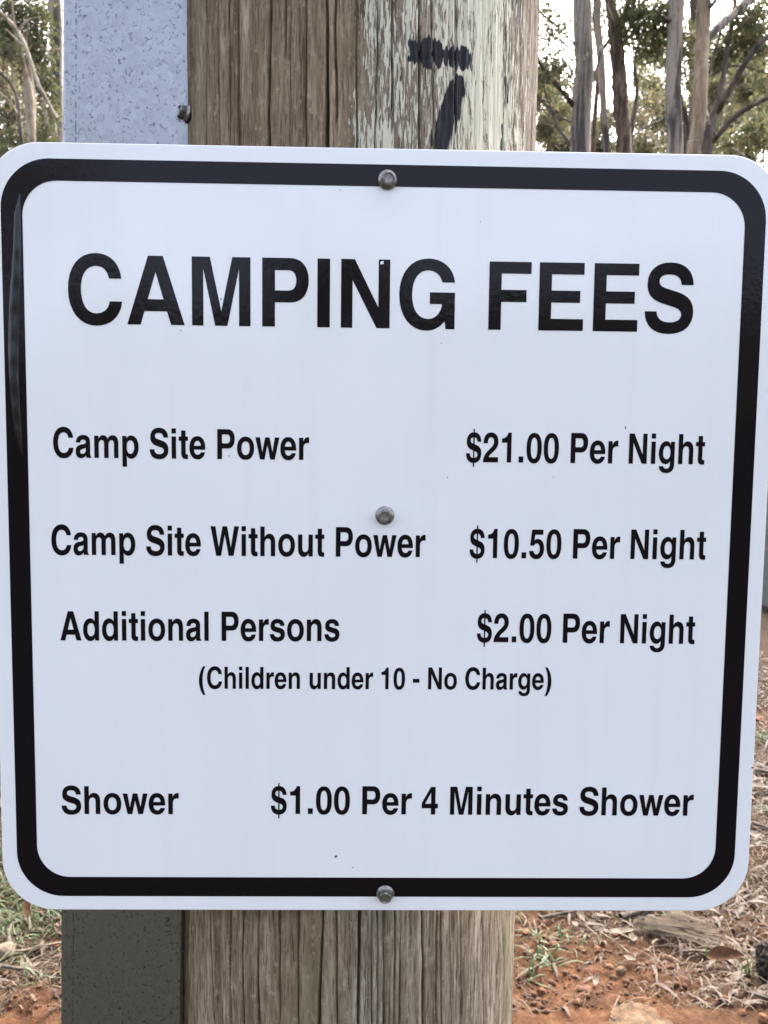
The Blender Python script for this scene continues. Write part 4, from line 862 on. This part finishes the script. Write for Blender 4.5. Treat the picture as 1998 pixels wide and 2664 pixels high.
# scatter: straw, dead leaves, clods
def in_patch(n, seed, lo=(-1.9, 1.5), hi=(2.6, 6.5), power=1.0):
    rs = np.random.default_rng(seed); x = rs.uniform(lo[0], hi[0], n); y = lo[1] + (hi[1] - lo[1]) * rs.uniform(0, 1, n) ** power
    ax = np.abs(x - .0) / (y + .5); keep = (ax < .75) & ((ax > .12) | (rs.uniform(0, 1, n) < .6)); return x[keep], y[keep], rs
def strips(n, seed, lens, wid, dens, up, name, mat, label, cat, power=1.4, arch=.12, segs=4):
    x, y, rs = in_patch(n, seed, power=power); k = rs.uniform(0, 1, len(x)) < dens(x, y); x, y = x[k], y[k]; N = len(x)
    L_ = rs.uniform(*lens, N); th = rs.uniform(0, 2 * np.pi, N); el = rs.normal(up, .28, N); w_ = rs.uniform(*wid, N); cv = rs.normal(0, .14, N)
    z0 = ground_h(x, y) + .002; t = np.linspace(0, 1, segs + 1)
    ax_, ay_ = np.cos(th), np.sin(th); V = np.zeros((N, segs + 1, 2, 3))
    for j, tt in enumerate(t):
        r = L_ * tt; bend = cv * L_ * tt * tt
        X = x + ax_ * r * np.cos(el) - ay_ * bend; Yv = y + ay_ * r * np.cos(el) + ax_ * bend
        Zb = np.maximum(ground_h(X, Yv) + .003, z0 + np.sin(np.abs(el)) * r - arch * L_ * tt * tt + .006 * np.sin(np.pi * tt))
        ww = w_ * (1 - .75 * tt ** 2) * (.6 + .4 * min(1, tt * 5 + .3))
        V[:, j, 0] = np.stack([X - ay_ * ww, Yv + ax_ * ww, Zb + ww * .5], -1); V[:, j, 1] = np.stack([X + ay_ * ww, Yv - ax_ * ww, Zb], -1)
    b = (np.arange(N) * (segs + 1) * 2)[:, None, None]; s = np.arange(segs)[None, :, None] * 2
    Fq = (b + s + np.array([0, 1, 3, 2])[None, None, :]).reshape(-1, 4)
    o = new_obj(name, mesh_np(V.reshape(-1, 3), Fq), mat); tag(o, label, cat, kind='stuff'); return o
strips(40000, 1, (.02, .11), (.0006, .0015), lambda x, y: .05 + .75 * litter_f(x, y) ** 1.3 * (1 - .6 * grass_bounce_f(x, y)), .03, 'dry_straw', M_STRAW, 'dry straw and grass stems scattered over the soil', 'straw')
strips(22000, 2, (.025, .085), (.0025, .0065), lambda x, y: (.02 + .6 * litter_f(x, y) ** 2) * (1 - .7 * grass_bounce_f(x, y)), .05, 'leaf_litter', M_DEAD, 'dead gum leaves and bark strips littering the ground', 'leaf litter', arch=.05)
strips(60000, 4, (.006, .028), (.0008, .0026), lambda x, y: .12 + .8 * litter_f(x, y), .02, 'leaf_crumbs', M_DEAD, 'crumbled leaf and bark fragments mixed into the soil', 'leaf litter', segs=2)
strips(80000, 3, (.03, .10), (.0013, .0028), lambda x, y: np.clip(grass_bounce_f(x, y) * 1.2 - .25, 0, 1), .75, 'grass', M_GRASS, 'short green grass growing left of the sign and farther back', 'grass', arch=.45)
# soil crumbs
x, y, rs = in_patch(34000, 9, hi=(1.9, 4.0), power=1.3); N = len(x); z = ground_h(x, y); sz = .0014 + .010 * rs.uniform(0, 1, N) ** 7
oc = np.array([[1, 0, 0], [-1, 0, 0], [0, 1, 0], [0, -1, 0], [0, 0, 1], [0, 0, -1]], float); of = np.array([[0, 2, 4], [2, 1, 4], [1, 3, 4], [3, 0, 4], [2, 0, 5], [1, 2, 5], [3, 1, 5], [0, 3, 5]])
V = oc[None] * sz[:, None, None] * rs.uniform(.6, 1.3, (N, 6, 1)) * np.array([1.15, 1, .8]); a = rs.uniform(0, 6.28, N); ca, sa = np.cos(a)[:, None], np.sin(a)[:, None]
V = np.stack([V[..., 0] * ca - V[..., 1] * sa, V[..., 0] * sa + V[..., 1] * ca, V[..., 2]], -1) + np.stack([x, y, z + sz * .3], -1)[:, None]
cl = new_obj('soil_crumbs', mesh_np(V.reshape(-1, 3), (np.arange(N)[:, None, None] * 6 + of[None]).reshape(-1, 3)), M_CLOD); tag(cl, 'loose red soil crumbs and gravel on the bare ground', 'soil', kind='stuff')
# grass tufts
def tuft(px, py, n, L_, label, seed, spread=.03, name='grass_tuft', mat=M_GRASS, up=.8):
    g = gpt(px, py); root = empty(name, (g[0], g[1], gz(g[0], g[1]))); tag(root, label, 'grass tuft'); rs = random.Random(seed)
    for i in range(n):
        a = rs.uniform(0, 6.28); e = rs.gauss(up, .35); l = L_ * rs.uniform(.5, 1.15); w_ = rs.uniform(.0018, .0034); bx, by = rs.gauss(0, spread), rs.gauss(0, spread); v = []
        for j in range(6):
            t = j / 5; rr = l * t * math.cos(e); zz = l * t * math.sin(e) - l * .55 * t ** 2.4; ww = w_ * (1 - t ** 2 * .92)
            c_ = (bx + rr * math.cos(a), by + rr * math.sin(a), max(.001, zz)); v += [(c_[0] - math.sin(a) * ww, c_[1] + math.cos(a) * ww, c_[2]), (c_[0] + math.sin(a) * ww, c_[1] - math.cos(a) * ww, c_[2])]
        new_obj('blade', mesh_from(v, [(k * 2, k * 2 + 1, k * 2 + 3, k * 2 + 2) for k in range(5)], True), mat, root)
tuft(1412, 2495, 26, .10, 'spreading green grass tuft on bare soil beside the pole', 1)
tuft(1400, 2440, 22, .08, 'green grass growing behind the spreading tuft beside the pole', 2, .04)
tuft(1485, 2450, 16, .06, 'low fine green tuft right of the orange clod', 3, .025)
tuft(1378, 2540, 9, .09, 'few long green blades leaning against the pole edge', 4, .012)
tuft(1846, 2495, 3, .085, 'single upright olive grass shoot before the straw', 5, .004, up=1.45)
tuft(1945, 2535, 6, .09, 'upright straw and green shoot beside the charred stump', 6, .008, up=1.4)
tuft(1735, 2385, 10, .05, 'small dark green tuft under the sign corner', 7, .015)
tuft(20, 2505, 10, .09, 'bright green blades in front of the pale wood block', 8, .02)
tuft(150, 2545, 7, .05, 'yellow green seedling at the edge of the galvanised post', 9, .006)
tuft(70, 2565, 6, .11, 'two long green blades lying on straw left of the galvanised post', 10, .02, up=.3)
tuft(1985, 1925, 30, .09, 'leafy green weed beyond the right edge of the sign', 11, .05)
tuft(1975, 2100, 14, .08, 'green grass between branches right of the sign', 12, .04)
